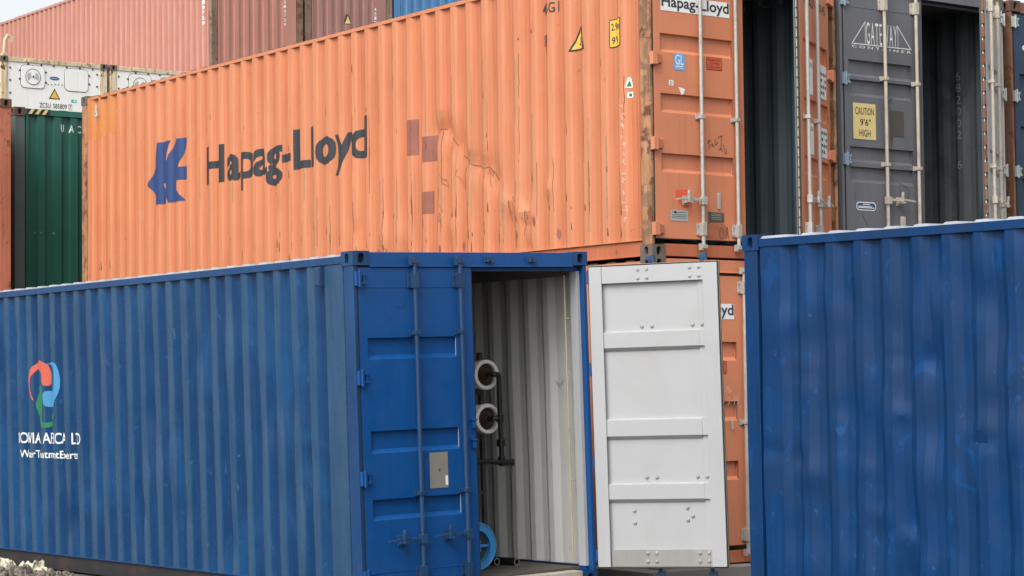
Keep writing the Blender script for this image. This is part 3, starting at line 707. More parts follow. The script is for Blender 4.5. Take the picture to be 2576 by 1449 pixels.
O = container('orange container with large company lettering, upper one of its stack', (OE, OL, HC), 12.192, M['orange'], rail=.040, flush=True, nz=40, sub=2, rough=.0045, dents=dO, seed=4, pitch=.280, phase=-.03,
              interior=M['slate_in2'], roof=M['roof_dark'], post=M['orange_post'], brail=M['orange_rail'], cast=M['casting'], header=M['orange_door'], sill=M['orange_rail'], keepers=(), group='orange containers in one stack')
OR = O['root']; z_ = HC
def orange_door(c, r2=1.000):
    R_ = c['root']
    D, fn, ux, Y = door(R_, 'left', 0, .178, 2.735, REC_O, M['orange_door'], M['slate_in2'], M['orange_door'], M['galv'], (1.860, 1.060, .262, 2.62), style='lug_big', rods=(.552, r2), pan=(.080, .985),
                        mids=((1.341,), (1.341,)), handles=((0, .545),))
    b = -.047
    mark('placard', rect2d(.141 + b, 1.004 + b, 2.323, 2.470), M['sticker'], D, fn, off=.003)
    mark('lettering', text2d('Hapag-Lloyd', .152 + b, .996 + b, 2.330, 2.466, .018), M['charcoal'], D, fn, off=.005)
    mark('label', poly2d(rrect(.703 + b, .900 + b, 1.805, 1.928, .012)), M['dark_red'], D, fn, off=.0025)
    mark('label_face', poly2d(rrect(.709 + b, .894 + b, 1.811, 1.922, .010)), M['label_red'], D, fn, off=.004)
    mark('lettering', join2d(text2d('REPAIR WITH', .722 + b, .882 + b, 1.889, 1.910, .01), text2d('CORTEN', .742 + b, .862 + b, 1.858, 1.876, .01), text2d('STEEL ONLY', .722 + b, .882 + b, 1.824, 1.845, .01)), M['dark_red'], D, fn, off=.0055)
    mb = MB(); mb.prism(rrect(ux(.765), ux(.80), .47, .63, .016), Y - .016, Y - .003); mb.build('padlock_plate', M['galv'], D, bevel=.003)
    return D, fn, ux, Y
Da, fa, uxa, Ya = orange_door(O)
b = -.047
mark('sticker', poly2d(rrect(.298 + b, .428 + b, 1.770, 1.930, .010)), M['sticker_blue'], Da, fa, off=.003)
mark('sticker_text', join2d(text2d('GL', .312 + b, .415 + b, 1.822, 1.918, .006), rect2d(.316 + b, .41 + b, 1.803, 1.812), rect2d(.31 + b, .42 + b, 1.788, 1.792)), M['sticker'], Da, fa, off=.0045)
mark('sticker', rect2d(.229 + b, .287 + b, 1.618, 1.670), M['sticker'], Da, fa, off=.003)
mark('sticker_text', text2d('D', .244 + b, .272 + b, 1.627, 1.660), M['st_green'], Da, fa, off=.0045)
mark('torn_label', poly2d([(.345 + b, 1.612), (.428 + b, 1.598), (.412 + b, 1.552), (.384 + b, 1.536), (.366 + b, 1.572)]), M['sticker'], Da, fa, off=.004)
mark('plate', rect2d(.225 + b, .440 + b, .346, .444), M['plate'], Da, fa, off=.004)
mark('plate_text', join2d(*[rect2d(.24 + b, .42 + b, z, z + .004) for z in (.37, .385, .400, .424)], poly2d(disc(.285 + b, .426, .018, .010))), M['charcoal'], Da, fa, off=.0055)
mark('plate', poly2d([(.694 + b, .446), (.893 + b, .440), (.893 + b, .352), (.72 + b, .346), (.694 + b, .330)]), M['plate_dark'], Da, fa, off=.004)
mark('plate_text', join2d(*[rect2d(.735 + b, .86 + b, z, z + .004) for z in (.375, .392, .410, .424)]), M['plate'], Da, fa, off=.0055)
for s in ([(.66, 1.128), (.675, 1.090), (.672, 1.048)], [(.655, 1.095), (.675, 1.13), (.70, 1.118)], [(.70, 1.075), (.715, 1.10), (.72, 1.07), (.735, 1.09)], [(.76, 1.14), (.745, 1.11), (.76, 1.09), (.78, 1.11), (.765, 1.115)], [(.79, 1.15), (.80, 1.17), (.85, 1.18)],
          [(.83, 1.18), (.825, 1.09), (.81, 1.04)], [(.79, 1.04), (.82, 1.06), (.84, 1.03)], [(.85, 1.10), (.875, 1.02)], [(.88, 1.06), (.895, 1.035), (.885, 1.01), (.87, 1.015)]):
    mark('scrawl', stroke2d(smooth(s, 4, False), .0055), M['graffiti'], Da, fa, off=.0035)
mark('paint_smear', poly2d(smooth([(.29 + b, .62), (.36 + b, .64), (.48 + b, .638), (.47 + b, .58), (.50 + b, .50), (.40 + b, .47), (.33 + b, .53)])), plain('fresh_orange_touch_up', (.66, .10, .035), .5), Da, fa, off=.002)
mark('scuff', poly2d(smooth([(.66 + b, .335), (.90 + b, .330), (.92 + b, .20), (.70 + b, .19), (.65 + b, .26)])), plain('brown_scuff', (.36, .12, .06), .7, .4, 20), Da, fa, off=.002)
for s in ([(.80, .30), (.79, .25), (.80, .20), (.83, .21), (.84, .27), (.81, .30)], [(.87, .20), (.885, .31), (.90, .20)]):
    mark('scrawl', stroke2d(smooth(s, 4, False), .006), M['graffiti'], Da, fa, off=.0035)
# right door of the upper orange container stands ajar
Db, fb, uxb, Yb = door(OR, 'right', R(31.5), .178, 2.735, REC_O, M['orange_door'], M['slate_in2'], M['orange_door'], M['galv'], (1.860, 1.060, .262, 2.62), style='lug_big', rods=(.60, 1.00), pan=(.080, .985),
                       mids=((1.341,), (1.341,)), handles=((0, .545), (1, .56)), hdir=-1, gasket=M['cream'], hshift=(-.07, 0))
for z0_, z1_ in ((1.60, 1.93), (1.02, 1.31)):
    mark('notice', rect2d(.13, .36, z0_, z1_), M['sticker'], Db, fb, off=.003)
    mark('notice_text', join2d(*[rect2d(.155 + .075 * i, .155 + .075 * i + .045, z0_ + .04 + .062 * k, z0_ + .04 + .062 * k + .030) for i in range(3) for k in range(4) if (i * 3 + k) % 5]), M['charcoal'], Db, fb, off=.0045)
    mark('notice', rect2d(.66, .93, z0_ - .01, z1_), M['sticker'], Db, fb, off=.003)
    mark('notice_heading', rect2d(.68, .91, z1_ - .075, z1_ - .035), M['plate'], Db, fb, off=.0045)
mark('lettering', flipY(text2d('HLXU 450145', -.93, -.13, 2.44, 2.53, .01)), M['graffiti'], Db, fb, off=.003)
mb = MB()
for i in range(26): mb.cyl((uxb(1.147), Yb + .022, .28 + i * .095), (uxb(1.150), Yb + .022, .28 + i * .095), .007, 8)
mb.build('gasket_rivets', M['hole'], Db)
# the writing and wear on its long side
on_side(O, 'logo_mark', poly2d([(10.229, 4.413 - z_), (9.99, 4.70 - z_), (9.947, 4.941 - z_), (9.60, 4.940 - z_), (9.68, 4.80 - z_), (9.715, 4.66 - z_), (9.60, 4.80 - z_), (9.484, 4.940 - z_), (9.165, 4.940 - z_), (9.25, 4.78 - z_), (9.393, 4.577 - z_), (9.168, 4.575 - z_), (9.175, 4.405 - z_), (9.462, 4.413 - z_), (9.44, 4.30 - z_), (9.246, 4.140 - z_), (9.653, 4.140 - z_), (9.715, 4.24 - z_), (9.734, 4.140 - z_), (9.981, 4.140 - z_), (10.05, 4.26 - z_)],
                               [(9.85, 4.41 - z_), (9.77, 4.40 - z_), (9.70, 4.30 - z_), (9.72, 4.26 - z_), (9.78, 4.32 - z_)]), M['logo_blue'])
on_side(O, 'lettering', flipY(text2d('Hapag-Lloyd', -8.675, -4.915, 4.140 - z_, 4.756 - z_, .027)), M['charcoal'])
on_side(O, 'lettering', flipY(text2d('45G1', -1.70, -1.425, 5.405 - z_, 5.51 - z_, .008)), M['charcoal'])
on_side(O, 'data_mark', poly2d([(1.672, 5.198 - z_), (1.590, 5.198 - z_), (1.590, 5.090 - z_), (1.672, 5.090 - z_)], [(1.662, 5.188 - z_), (1.662, 5.10 - z_), (1.600, 5.10 - z_), (1.600, 5.188 - z_)]), M['charcoal'])
on_side(O, 'data_mark', join2d(rect2d(1.618, 1.646, 5.11 - z_, 5.18 - z_), flipY(text2d('8', -1.650, -1.622, 5.028 - z_, 5.078 - z_))), M['charcoal'])
on_side(O, 'warning_sign', poly2d([(1.245, 4.975 - z_), (.998, 4.975 - z_), (1.05, 5.205 - z_), (1.09, 5.205 - z_)]), M['black_let'], .003)
on_side(O, 'warning_sign_face', poly2d([(1.210, 4.992 - z_), (1.030, 4.992 - z_), (1.070, 5.178 - z_)]), M['yellow'], .005)
on_side(O, 'warning_symbol', join2d(poly2d([(1.09, 5.10 - z_), (1.06, 5.10 - z_), (1.06, 5.04 - z_), (1.09, 5.02 - z_)]), poly2d([(1.11, 5.03 - z_), (1.06, 5.012 - z_), (1.09, 5.045 - z_)])), M['black_let'], .0065)
on_side(O, 'height_sign', poly2d(rrect(.437, .633, 4.930 - z_, 5.205 - z_, .012)), M['black_let'], .003)
on_side(O, 'height_sign_face', poly2d(rrect(.447, .623, 4.940 - z_, 5.195 - z_, .010)), M['yellow'], .005)
on_side(O, 'lettering', flipY(text2d('2.9m', -.612, -.452, 5.095 - z_, 5.165 - z_, .012)), M['black_let'], .0065)
on_side(O, 'lettering', flipY(text2d("9'6", -.605, -.47, 4.965 - z_, 5.035 - z_, .012)), M['black_let'], .0065)
on_side(O, 'sticker', poly2d([(.385, 4.52 - z_), (.30, 4.515 - z_), (.305, 4.56 - z_), (.33, 4.615 - z_), (.355, 4.615 - z_)]), M['sticker'], .004)
on_side(O, 'sticker_symbol', poly2d([(.368, 4.53 - z_), (.315, 4.527 - z_), (.340, 4.59 - z_)]), M['st_green'], .0055)
on_side(O, 'sticker', rect2d(.295, .360, 4.42 - z_, 4.475 - z_), M['sticker'], .004)
on_side(O, 'sticker_symbol', poly2d([(.345, 4.432 - z_), (.315, 4.432 - z_), (.308, 4.448 - z_), (.315, 4.462 - z_), (.345, 4.462 - z_)]), M['st_green'], .0055)
for y0, y1, za, zb in ((3.935, 4.135, 4.222, 4.607), (3.60, 3.83, 4.125, 4.400), (3.655, 3.88, 3.568, 3.806)):
    on_side(O, 'paint_patch', rect2d(y0, y1, za - z_, zb - z_), M['maroon'], .002)
on_side(O, 'paint_patch', poly2d([(12.03, 2.852), (11.10, 2.852), (11.10, 2.33), (11.40, 2.31), (11.75, 2.27), (12.03, 2.30)]), M['ochre'], .002)
on_side(O, 'crack', stroke2d([(a, z - z_) for a, z in crack[:3]], .009), M['rustline'], .003); on_side(O, 'crack', stroke2d([(a, z - z_) for a, z in crack[4:7]], .008), M['rustline'], .003)
on_side(O, 'crack', stroke2d([(a, z - z_) for a, z in crack[7:]], .009), M['rustline'], .003)
random.seed(3)
def stuff(o): o['kind'] = 'stuff'; return o
sc = []
for a, z, n in ((2.261, 3.574, 3), (1.981, 3.455, 3), (1.599, 3.671, 2), (3.1, 4.0, 2), (2.635, 3.95, 3), (3.50, 3.95, 3), (3.55, 3.6, 3), (4.6, 3.3, 2), (5.2, 3.35, 2)):   # torn edges
    for k in range(n):
        p = [(a + random.uniform(-.08, .08), z - z_ + random.uniform(-.06, .05))]
        for j in range(3): p.append((p[-1][0] + random.uniform(-.05, .02), p[-1][1] + random.uniform(-.10, .02)))
        sc.append(stroke2d(smooth(p, 3, False), random.uniform(.003, .008)))
stuff(on_side(O, 'scratches', join2d(*sc), plain('rusty_scratch', (.20, .085, .04), .8, .4, 40), .0034))
FOLD = [.4935 - .03 + .28 * k for k in range(42)]          # the proud folds of the sheet
tan = plain('bare_tan_primer', (.34, .20, .105), .75, .35, 30)
runs, tans, lines = [], [], []
for k in range(90):
    a = random.choice(FOLD[:24] if k < 66 else FOLD) + random.choice((0, -.072, -.01, -.06)); z = random.choice((random.uniform(.20, .50), random.uniform(.22, .8), random.uniform(.3, 2.5)))
    h = random.uniform(.02, .12); ww = random.uniform(.003, .011)
    runs.append(poly2d([(a - ww, z), (a + ww * .8, z + h * .15), (a + ww * .6, z + h), (a - ww * .2, z + h * 1.15), (a - ww * .8, z + h * .6)]))
for a, z0_, z1_ in [(3.58, .55, 1.75), (2.92, .60, 2.1), (2.62, 1.0, 2.2), (3.87, 1.6, 2.3), (1.15, .3, 1.4), (.87, .4, 1.2), (2.56, .35, .9), (5.52, .5, 1.2), (6.62, .7, 1.0), (9.15, .35, .9)] + [(random.uniform(.5, 9), q, q + random.uniform(.2, .9)) for q in [random.uniform(.25, 1.9) for i in range(26)]]:
    a = min(FOLD, key=lambda f: abs(f - a)) + random.choice((-.004, -.066)); wd = random.uniform(.004, .012)
    p = [(a + random.uniform(-.006, .006) + wd, z0_ + (z1_ - z0_) * i / 14) for i in range(15)] + [(a + random.uniform(-.006, .006) - wd, z1_ - (z1_ - z0_) * i / 14) for i in range(15)]
    tans.append(poly2d(p))
for k in range(30):
    a = random.choice(FOLD[:22]) + random.choice((.001, -.073)); z = random.choice((random.uniform(.22, .6), random.uniform(.25, 2.2))); q = [(a, z)]
    for j in range(6): q.append((a + random.uniform(-.006, .006), q[-1][1] + random.uniform(.03, .13)))
    lines.append(stroke2d(q, random.uniform(.0025, .005)))
stuff(on_side(O, 'rust_runs', join2d(*runs), M['rustline'], .0025)); stuff(on_side(O, 'worn_folds', join2d(*tans), tan, .0018)); stuff(on_side(O, 'rust_lines', join2d(*lines), M['rustline'], .0030))
for k, (a, z) in enumerate(((2.46, .30), (2.13, .28), (1.83, .40), (1.46, .25), (3.1, .23), (3.5, .22), (4.75, .25))):
    on_side(O, 'paint_chip', poly2d(smooth([(a, z), (a + .03, z + .05), (a + .015, z + .11), (a - .015, z + .07)])), M['maroon'], .0022)
for k in range(13):      # chalk scrawl running down beside the corner
    z0_ = 1.44 - k * .088; a = .415 - .001 * k
    p = [(a + random.uniform(-.03, .03), z0_ + random.uniform(-.035, .035)) for j in range(4)]
    on_side(O, 'scrawl', stroke2d(p, .006), M['chalk'], .003)
mb = MB(); mb.tube([(.0, 11.72, 2.74), (-.012, 11.70, 2.66), (-.02, 11.73, 2.60), (.0, 11.70, 2.57)], .014, 8); mb.tube([(-.012, 11.70, 2.66), (-.024, 11.66, 2.60), (-.01, 11.64, 2.58)], .011, 8); mb.build('rope_end', M['galv'], OR)
on_side(O, 'hazard_stripe', join2d(*[poly2d([(11.60 - k * .12, 2.800), (11.54 - k * .12, 2.800), (11.50 - k * .12, 2.852), (11.56 - k * .12, 2.852)]) for k in range(2)]), M['black_let'], .004)
# inner wall marks
mark('lettering', flipY(text2d('45G1', -1.45, -.75, 5.60 - z_, 5.72 - z_)), M['grey_let'], O['right'], O['rfn_in'], O['rs'], -.004)

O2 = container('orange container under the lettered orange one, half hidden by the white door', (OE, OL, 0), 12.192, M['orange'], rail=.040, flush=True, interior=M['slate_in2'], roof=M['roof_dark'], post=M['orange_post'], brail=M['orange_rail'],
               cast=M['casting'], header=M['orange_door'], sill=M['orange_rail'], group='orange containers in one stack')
Dc, fc, uxc, Yc = orange_door(O2, 1.056)
for s in ([(.845, 1.62), (.86, 1.69), (.875, 1.62)], [(.885, 1.69), (.888, 1.63), (.91, 1.65)], [(.86, 1.58), (.885, 1.575), (.88, 1.53), (.855, 1.51)], [(.90, 1.545), (.925, 1.545)], [(.945, 1.59), (.945, 1.51)], [(.965, 1.59), (.965, 1.55), (.99, 1.55)], [(.99, 1.60), (.99, 1.51)]):
    mark('scrawl', stroke2d(s, .006), M['chalk'], Dc, fc, off=.0035)
mark('sticker', rect2d(.88, .905, 1.28, 1.36), M['plate'], Dc, fc, off=.03)
De, fe, uxe, Ye = door(O2['root'], 'right', 0, .178, 2.735, REC_O, M['orange_door'], M['slate_in2'], M['orange_door'], M['galv'], (1.860, 1.060, .262, 2.62), style='lug_big', rods=(.552, 1.000), pan=(.080, .985), mids=((1.341,), (1.341,)), handles=((0, .545),))

# =============================================================================================== 4 blue container on the right
RM = Matrix.Translation((1.7433, 16.5916, -.0968)) @ Matrix.Rotation(.6267, 4, 'Z') @ Matrix.Rotation(.0119, 4, 'X') @ Matrix.Rotation(-.0168, 4, 'Y') @ Matrix.Translation((0, -12.192, 0))
random.seed(11)
dR = [(random.uniform(7.5, 12.0), random.uniform(.3, 2.5), random.uniform(.05, .13), random.uniform(.05, .25), random.uniform(-.028, .03)) for _ in range(130)]
RB = container('battered plain blue container filling the right foreground', RM, 12.192, M['blue_right'], end='wall', rail=.062, nz=60, sub=2, rough=.012, dents=dR, seed=9, pitch=.280, phase=.1775, roof=M['roof_highlight'])

# =============================================================================================== 5-6 grey and navy at the right of the upper row
GE = OE + W + .05
G = container('grey container with white triangle emblem and yellow caution plate', (GE, OL, HC), 12.192, M['grey'], interior=M['slate_in'], inner_nz=14, cast=M['casting'], post=M['grey'], rpost=M['pale_grey'], header=M['grey'], keepers=(), seed=3)
REC_G = ((1.925, 2.060), (1.728, 1.860), (1.058, 1.183), (.855, .980))
Dg, fg, uxg, Yg = door(G['root'], 'left', 0, .178, 2.755, REC_G, M['grey'], M['slate_in'], M['grey'], M['galv_tan'], (1.861, 1.050, .25, 2.66), rods=(.545, 1.005), pan=(.062, .968), mids=((1.892, 1.018), (1.87, 1.00)), handles=((0, .655),), hdir=1,
                       hinge_mat=plain('pale_blue_hinge_paint', (.22, .30, .38), .5))
b = -.047; zc = HC
L0 = .0085
mark('emblem', join2d(stroke2d([(.164 + b, 5.122 - zc), (.355 + b, 5.355 - zc)], L0), stroke2d([(.160 + b, 5.120 - zc), (1.010 + b, 5.125 - zc)], L0), stroke2d([(.815 + b, 5.349 - zc), (1.008 + b, 5.127 - zc)], L0), stroke2d([(.352 + b, 5.355 - zc), (.352 + b, 5.125 - zc)], .006), stroke2d([(.822 + b, 5.350 - zc), (.822 + b, 5.127 - zc)], .006)), M['white_let'], Dg, fg, off=.003)
mark('lettering', text2d('GATEWAY', .366 + b, .808 + b, 5.128 - zc, 5.352 - zc, -.004, spacing=1.25), M['white_let'], Dg, fg, off=.003)
mark('lettering', text2d('C O N T A I N E R', .160 + b, 1.012 + b, 5.080 - zc, 5.106 - zc, .006), M['white_let'], Dg, fg, off=.003)
mark('caution_plate', poly2d(rrect(.158 + b, .478 + b, 4.157 - zc, 4.521 - zc, .012)), M['buff'], Dg, fg, off=.004)
mark('lettering', join2d(text2d('CAUTION', .188 + b, .452 + b, 4.405 - zc, 4.478 - zc, .006), text2d("9'6\"", .255 + b, .405 + b, 4.295 - zc, 4.365 - zc, .012), text2d('HIGH', .240 + b, .400 + b, 4.185 - zc, 4.255 - zc, .006)), M['charcoal'], Dg, fg, off=.0055)
mark('plate', rect2d(.684 + b, .883 + b, 4.213 - zc, 4.475 - zc), M['plate_dark'], Dg, fg, off=.004)
mark('rust_run', poly2d([(.680 + b, 4.213 - zc), (.73 + b, 4.211 - zc), (.71 + b, 4.15 - zc), (.700 + b, 4.04 - zc), (.694 + b, 4.14 - zc)]), M['rustline'], Dg, fg, off=.003)
mark('badge', poly2d(rrect(.179 + b, .459 + b, 3.438 - zc, 3.524 - zc, .042, 8)), M['sticker'], Dg, fg, off=.0035)
mark('badge_face', poly2d(rrect(.190 + b, .448 + b, 3.448 - zc, 3.514 - zc, .032, 8)), plain('badge_blue', (.02, .075, .20), .45), Dg, fg, off=.005)
mark('badge_text', join2d(rect2d(.205 + b, .43 + b, 3.462 - zc, 3.470 - zc), rect2d(.205 + b, .40 + b, 3.474 - zc, 3.482 - zc), rect2d(.27 + b, .37 + b, 3.495 - zc, 3.503 - zc)), M['sticker'], Dg, fg, off=.0065)
mark('slot', poly2d(rrect(1.118 + b, 1.136 + b, 4.94 - zc, 5.125 - zc, .006)), M['rustline'], Dg, fg, off=.003)
mb = MB(); mb.box(uxg(.102), uxg(.93), Yg - .003, Yg - .0005, 2.593, 2.603); mb.build('weld_seam', M['grey'], Dg)
for s in ([(.64, 4.555), (.66, 4.59), (.645, 4.60)], [(.655, 4.56), (.68, 4.58), (.67, 4.545), (.65, 4.55)], [(.73, 4.605), (.69, 4.58), (.74, 4.545)], [(.80, 3.72), (.81, 3.60)], [(.80, 3.74), (.90, 3.70), (.94, 3.64), (.91, 3.58), (.86, 3.58)], [(.17, 3.54), (.165, 3.58), (.175, 3.61)], [(.26, 3.40), (.36, 3.25)]):
    mark('scrawl', stroke2d([(u + b, z - zc) for u, z in smooth(s, 4, False)], .005), M['steel_dark'], Dg, fg, off=.0035)
mb = MB(); mb.prism(rrect(uxg(.755), uxg(.81), .33, .50, .015), Yg - .03, Yg - .003); mb.build('handle_retainer', M['galv_tan'], Dg, bevel=.004)
for i, ch in enumerate('682002'):
    mark('lettering', flipY(text2d(ch, -.655, -.575, 4.985 - .128 * i - zc, 5.075 - .128 * i - zc, .002)), M['grey_let'], G['right'], G['rfn_in'], G['rs'], -.004)
mark('lettering', flipY(text2d('6', -.655, -.575, 4.02 - zc, 4.11 - zc, .002)), M['grey_let'], G['right'], G['rfn_in'], G['rs'], -.004)
Dh, fh, uxh, Yh = door(G['root'], 'right', R(33), .178, 2.755, REC_G, M['pale_grey'], M['slate_in'], M['grey'], M['galv_tan'], (1.861, 1.050, .25, 2.66), rods=(.545, 1.005), pan=(.062, .968), mids=((1.892, 1.018), (1.87, 1.00)), handles=((0, .655), (1, .66)), gasket=M['sticker'],
                       hinge_mat=M['plate'])
mb = MB()
for i in range(18): mb.box(uxh(1.1435) - .012, uxh(1.1435) + .012, Yh + .004, Yh + .036, .24 + i * .138, .24 + i * .138 + .105)
mb.build('edge_strip', M['brownrust'], Dh)
NE = GE + W + .11
N = container('navy blue container at the far right edge with rusty header', (NE, OL, HC), 12.192, M['navy'], cast=M['casting_rust'], post=M['brownrust'], header=M['brownrust'], interior=M['slate_in2'], keepers=())
Dn, fnn, uxn, Yn = door(N['root'], 'left', 0, .178, 2.745, REC_O, M['navy'], M['slate_in2'], M['navy'], M['steel_dark'], (1.861, 1.050, .25, 2.66), hinge_mat=M['plate'])
mark('lettering', text2d('CMA', .125, .60, 2.355, 2.43, .02), M['white_let'], Dn, fnn, off=.003)
door(N['root'], 'right', 0, .178, 2.745, REC_O, M['navy'], M['slate_in2'], M['navy'], M['steel_dark'], (1.861, 1.050, .25, 2.66))

# =============================================================================================== 7-8 green and red oxide at the left
GR = container('dark green container beside the orange one with hazard stripe on its top rail', (12.84, 29.32, HC), 12.192, M['green'], end='wall', cast=M['casting_rust'], post=M['green_post'])
mark('hazard_stripe', join2d(*[poly2d([(.21 + k * .105, 2.806), (.26 + k * .105, 2.806), (.31 + k * .105, 2.878), (.26 + k * .105, 2.878)]) for k in range(3)]), M['buff'], GR['root'], lambda a, z, d: Vector((a, .008 + d, z)), off=.006)
mark('hazard_ground', rect2d(.195, .545, 2.804, 2.880), M['black_let'], GR['root'], lambda a, z, d: Vector((a, .008 + d, z)), off=.003)
for i, ch in enumerate('UACU'):
    mark('lettering', text2d(ch, .719 + .133 * i, .784 + .133 * i, 2.578, 2.688, .02), M['white_let'], GR['root'], GR['efn'], GR['es'], .0035)
for (a, z) in ((.32, 1.1), (.40, 1.1), (.60, 1.1)):
    mark('sticker_remnant', rect2d(a, a + .02, z, z + .03), M['plate_tan'], GR['root'], GR['efn'], GR['es'], .003)
RR = container('rust scarred orange red container at the left edge, beside the green one', (12.517 - W - .02, 28.63, HC), 12.192, M['orange_faded'], end='wall', cast=M['casting_rust'], post=M['rust_red'])

# =============================================================================================== 9-10 white refrigerated containers
def reefer(label, e, l, z):
    c = container(label, (e, l, z), 12.192, M['reefer'], end='none', name='refrigerated_container', cast=M['casting'], post=M['reefer_post'], group='white refrigerated containers')
    r = c['root']; H = HC
    mb = MB(); mb.box(.075, W - .075, .030, .09, .13, H - .10); mb.build('front_panel', M['reefer'], r, bevel=.004)
    mb = MB(); mb.box(.162, W - .162, .008, .10, H - .105, H - .012); mb.build('end_rail', M['reefer_post'], r, bevel=.006)
    mb = MB(); mb.box(.162, W - .162, .008, .10, .012, .12); mb.build('end_rail', M['reefer_post'], r, bevel=.006)
    h1 = MB(); h1.prism(rrect(.456, .990, 2.262, 2.735, .09), .012, .030); h1 = h1.build('fan_hatch', M['reefer'], r, bevel=.006)
    mb = MB(); mb.prism(disc(.722, 2.500, .168, .165), .004, .012); mb.build('fan_disc', M['reefer'], h1, bevel=.004)
    mb = MB(); mb.lathe([(-.001, .172), (-.005, .168), (-.005, .161), (-.001, .159)], (.722, .005, 2.500), (0, 1, 0), 36); mb.build('fan_rim', M['plate_dark'], h1)
    for s in (-1, 1):
        p = [(.722 + s * .045, 2.500 + .03), (.722 + s * .06, 2.500 + .085), (.722 + s * .12, 2.500 + .055), (.722 + s * .135, 2.50 - .03), (.722 + s * .10, 2.500 - .075), (.722 + s * .05, 2.500 - .03)]
        mark('fan_opening', poly2d(smooth(p)), M['plate'], h1, lambda a, z, d: Vector((a, .004 + d, z)), off=.002)
    mb = MB(); mb.cyl((.722, -.02, 2.50), (.722, .004, 2.50), .02, 10); mb.build('fan_hub', M['steel_dark'], h1)
    h2 = MB(); h2.prism(rrect(1.455, 1.988, 2.262, 2.735, .09), .012, .030); h2 = h2.build('hatch', M['reefer'], r, bevel=.006)
    for hh, (a0, a1) in ((h1, (.456, .990)), (h2, (1.455, 1.988))):
        mark('hatch_seam', poly2d(rrect(a0 - .012, a1 + .012, 2.250, 2.747, .10), list(reversed(rrect(a0 + .002, a1 - .002, 2.264, 2.733, .09)))), M['plate_dark'], r, lambda a, z, d: Vector((a, .030 + d, z)), off=.002)
    bo = None
    pts = [(.215, z) for z in (2.66, 2.40, 2.13)] + [(2.20, z) for z in (2.66, 2.40)] + [(a, 2.765) for a in (.62, .92, 1.20, 1.50, 1.80, 2.10)] + [(1.02, 2.62), (1.02, 2.40), (.43, 2.62), (.43, 2.44), (2.015, 2.62), (2.015, 2.44)] + [(1.07 + .08 * k, 2.385 - .006 * abs(k - 2.5)) for k in range(6)]
    for i, (a, z_) in enumerate(pts):
        if bo is None:
            mb = MB(); mb.lathe([(0, .022), (-.014, .020), (-.02, .0)], (0, 0, 0), (0, 1, 0), 10); bo = mb.build('bolt', M['steel_dark'], r); bo.location = (a, .030, z_)
        else:
            k = again(bo, r, (a, .030, z_))
            if i > 16: k.scale = (.55, 1, .55)
    ef = lambda a, z, d: Vector((a, .030 + d, z))
    mark('badge', poly2d(disc(1.218, 2.503, .112, .040)), M['oval_blue'], r, ef, off=.003)
    mark('badge_script', join2d(stroke2d(smooth([(1.15, 2.50), (1.17, 2.512), (1.19, 2.498), (1.21, 2.510), (1.23, 2.498), (1.25, 2.508), (1.285, 2.503)], 3, False), .007)), M['sticker'], r, ef, off=.005)
    mark('warning_sign', poly2d([(1.085, 2.060), (1.350, 2.060), (1.218, 2.290)]), M['black_let'], r, ef, off=.003)
    mark('warning_sign_face', poly2d([(1.122, 2.080), (1.313, 2.080), (1.218, 2.248)]), M['yellow'], r, ef, off=.005)
    for g, zz in ((1, 2.85), (2, 2.85)):
        pass
    for x in (.62, 1.78):
        mb = MB(); mb.box(x - .10, x + .10, -.004, .012, H - .09, H - .02); mb.build('rail_lug', M['reefer_post'], r, bevel=.004)
    return c, ef
C1, ef1 = reefer('white refrigerated container with round fan hatch above the green container', 18.66, 43.3, 8.83 - HC)
mark('lettering', join2d(text2d('ZCSU', .872, 1.13, 1.862, 1.966, .01), text2d('585809', 1.18, 1.50, 1.862, 1.966, .01), text2d('7', 1.555, 1.60, 1.868, 1.960, .01)), M['charcoal'], C1['root'], ef1, off=.003)
mark('lettering_box', poly2d([(1.54, 1.85), (1.62, 1.85), (1.62, 1.98), (1.54, 1.98)], [(1.546, 1.856), (1.546, 1.974), (1.614, 1.974), (1.614, 1.856)]), M['charcoal'], C1['root'], ef1, off=.003)
mark('sticker', rect2d(1.599, 1.726, 2.016, 2.080), M['teal'], C1['root'], ef1, off=.003)
mark('sticker_mark', poly2d(disc(1.68, 2.048, .026, .018)), M['sticker'], C1['root'], ef1, off=.005)
for a in (.955, 1.32):
    mb = MB(); mb.box(a, a + .18, .020, .030, 1.80, 1.83); mb.build('drain_slot', M['black'], C1['root'])
mb = MB(); mb.tube([(.10, .05, HC + .0), (.09, .04, HC + .14), (.10, .03, HC + .34), (.16, .03, HC + .44), (.24, .03, HC + .40), (.27, .03, HC + .30)], .035, 8); mb.box(.04, .16, .0, .12, HC + .0, HC + .06)
mb.build('lashing_bracket', M['reefer_post'], C1['root'], bevel=.004)
C2, ef2 = reefer('white refrigerated container mostly hidden behind the orange one', 18.66 + W + .06, 43.3, 8.83 - HC)
# =============================================================================================== 11-13 high row at the back
PZ = 3 * HC + .31
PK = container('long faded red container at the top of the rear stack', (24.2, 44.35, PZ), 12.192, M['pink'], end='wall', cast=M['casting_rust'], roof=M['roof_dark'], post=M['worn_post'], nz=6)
PK['root'].children[0]
for c in PK['root'].children:
    if c.name.startswith('end_wall') and c.data.materials: c.data.materials[0] = M['pink_end']
BR = container('faded brown container end with small yellow triangle, rear stack', (24.2 + W + .06, 44.35, PZ), 12.192, M['brown'], end='wall', cast=M['casting_rust'], roof=M['roof_dark'], post=M['worn_post'])
SB = container('mid blue container end peeping over the orange roof, rear stack', (24.2 + 2 * W + .12, 44.35, PZ), 12.192, M['skyblue'], end='wall', cast=M['casting_rust'], post=M['skyblue'])
mark('warning_sign', poly2d([(1.09, 1.47), (1.27, 1.47), (1.20, 1.70), (1.12, 1.70)]), M['black_let'], BR['root'], BR['efn'], BR['es'], .004)
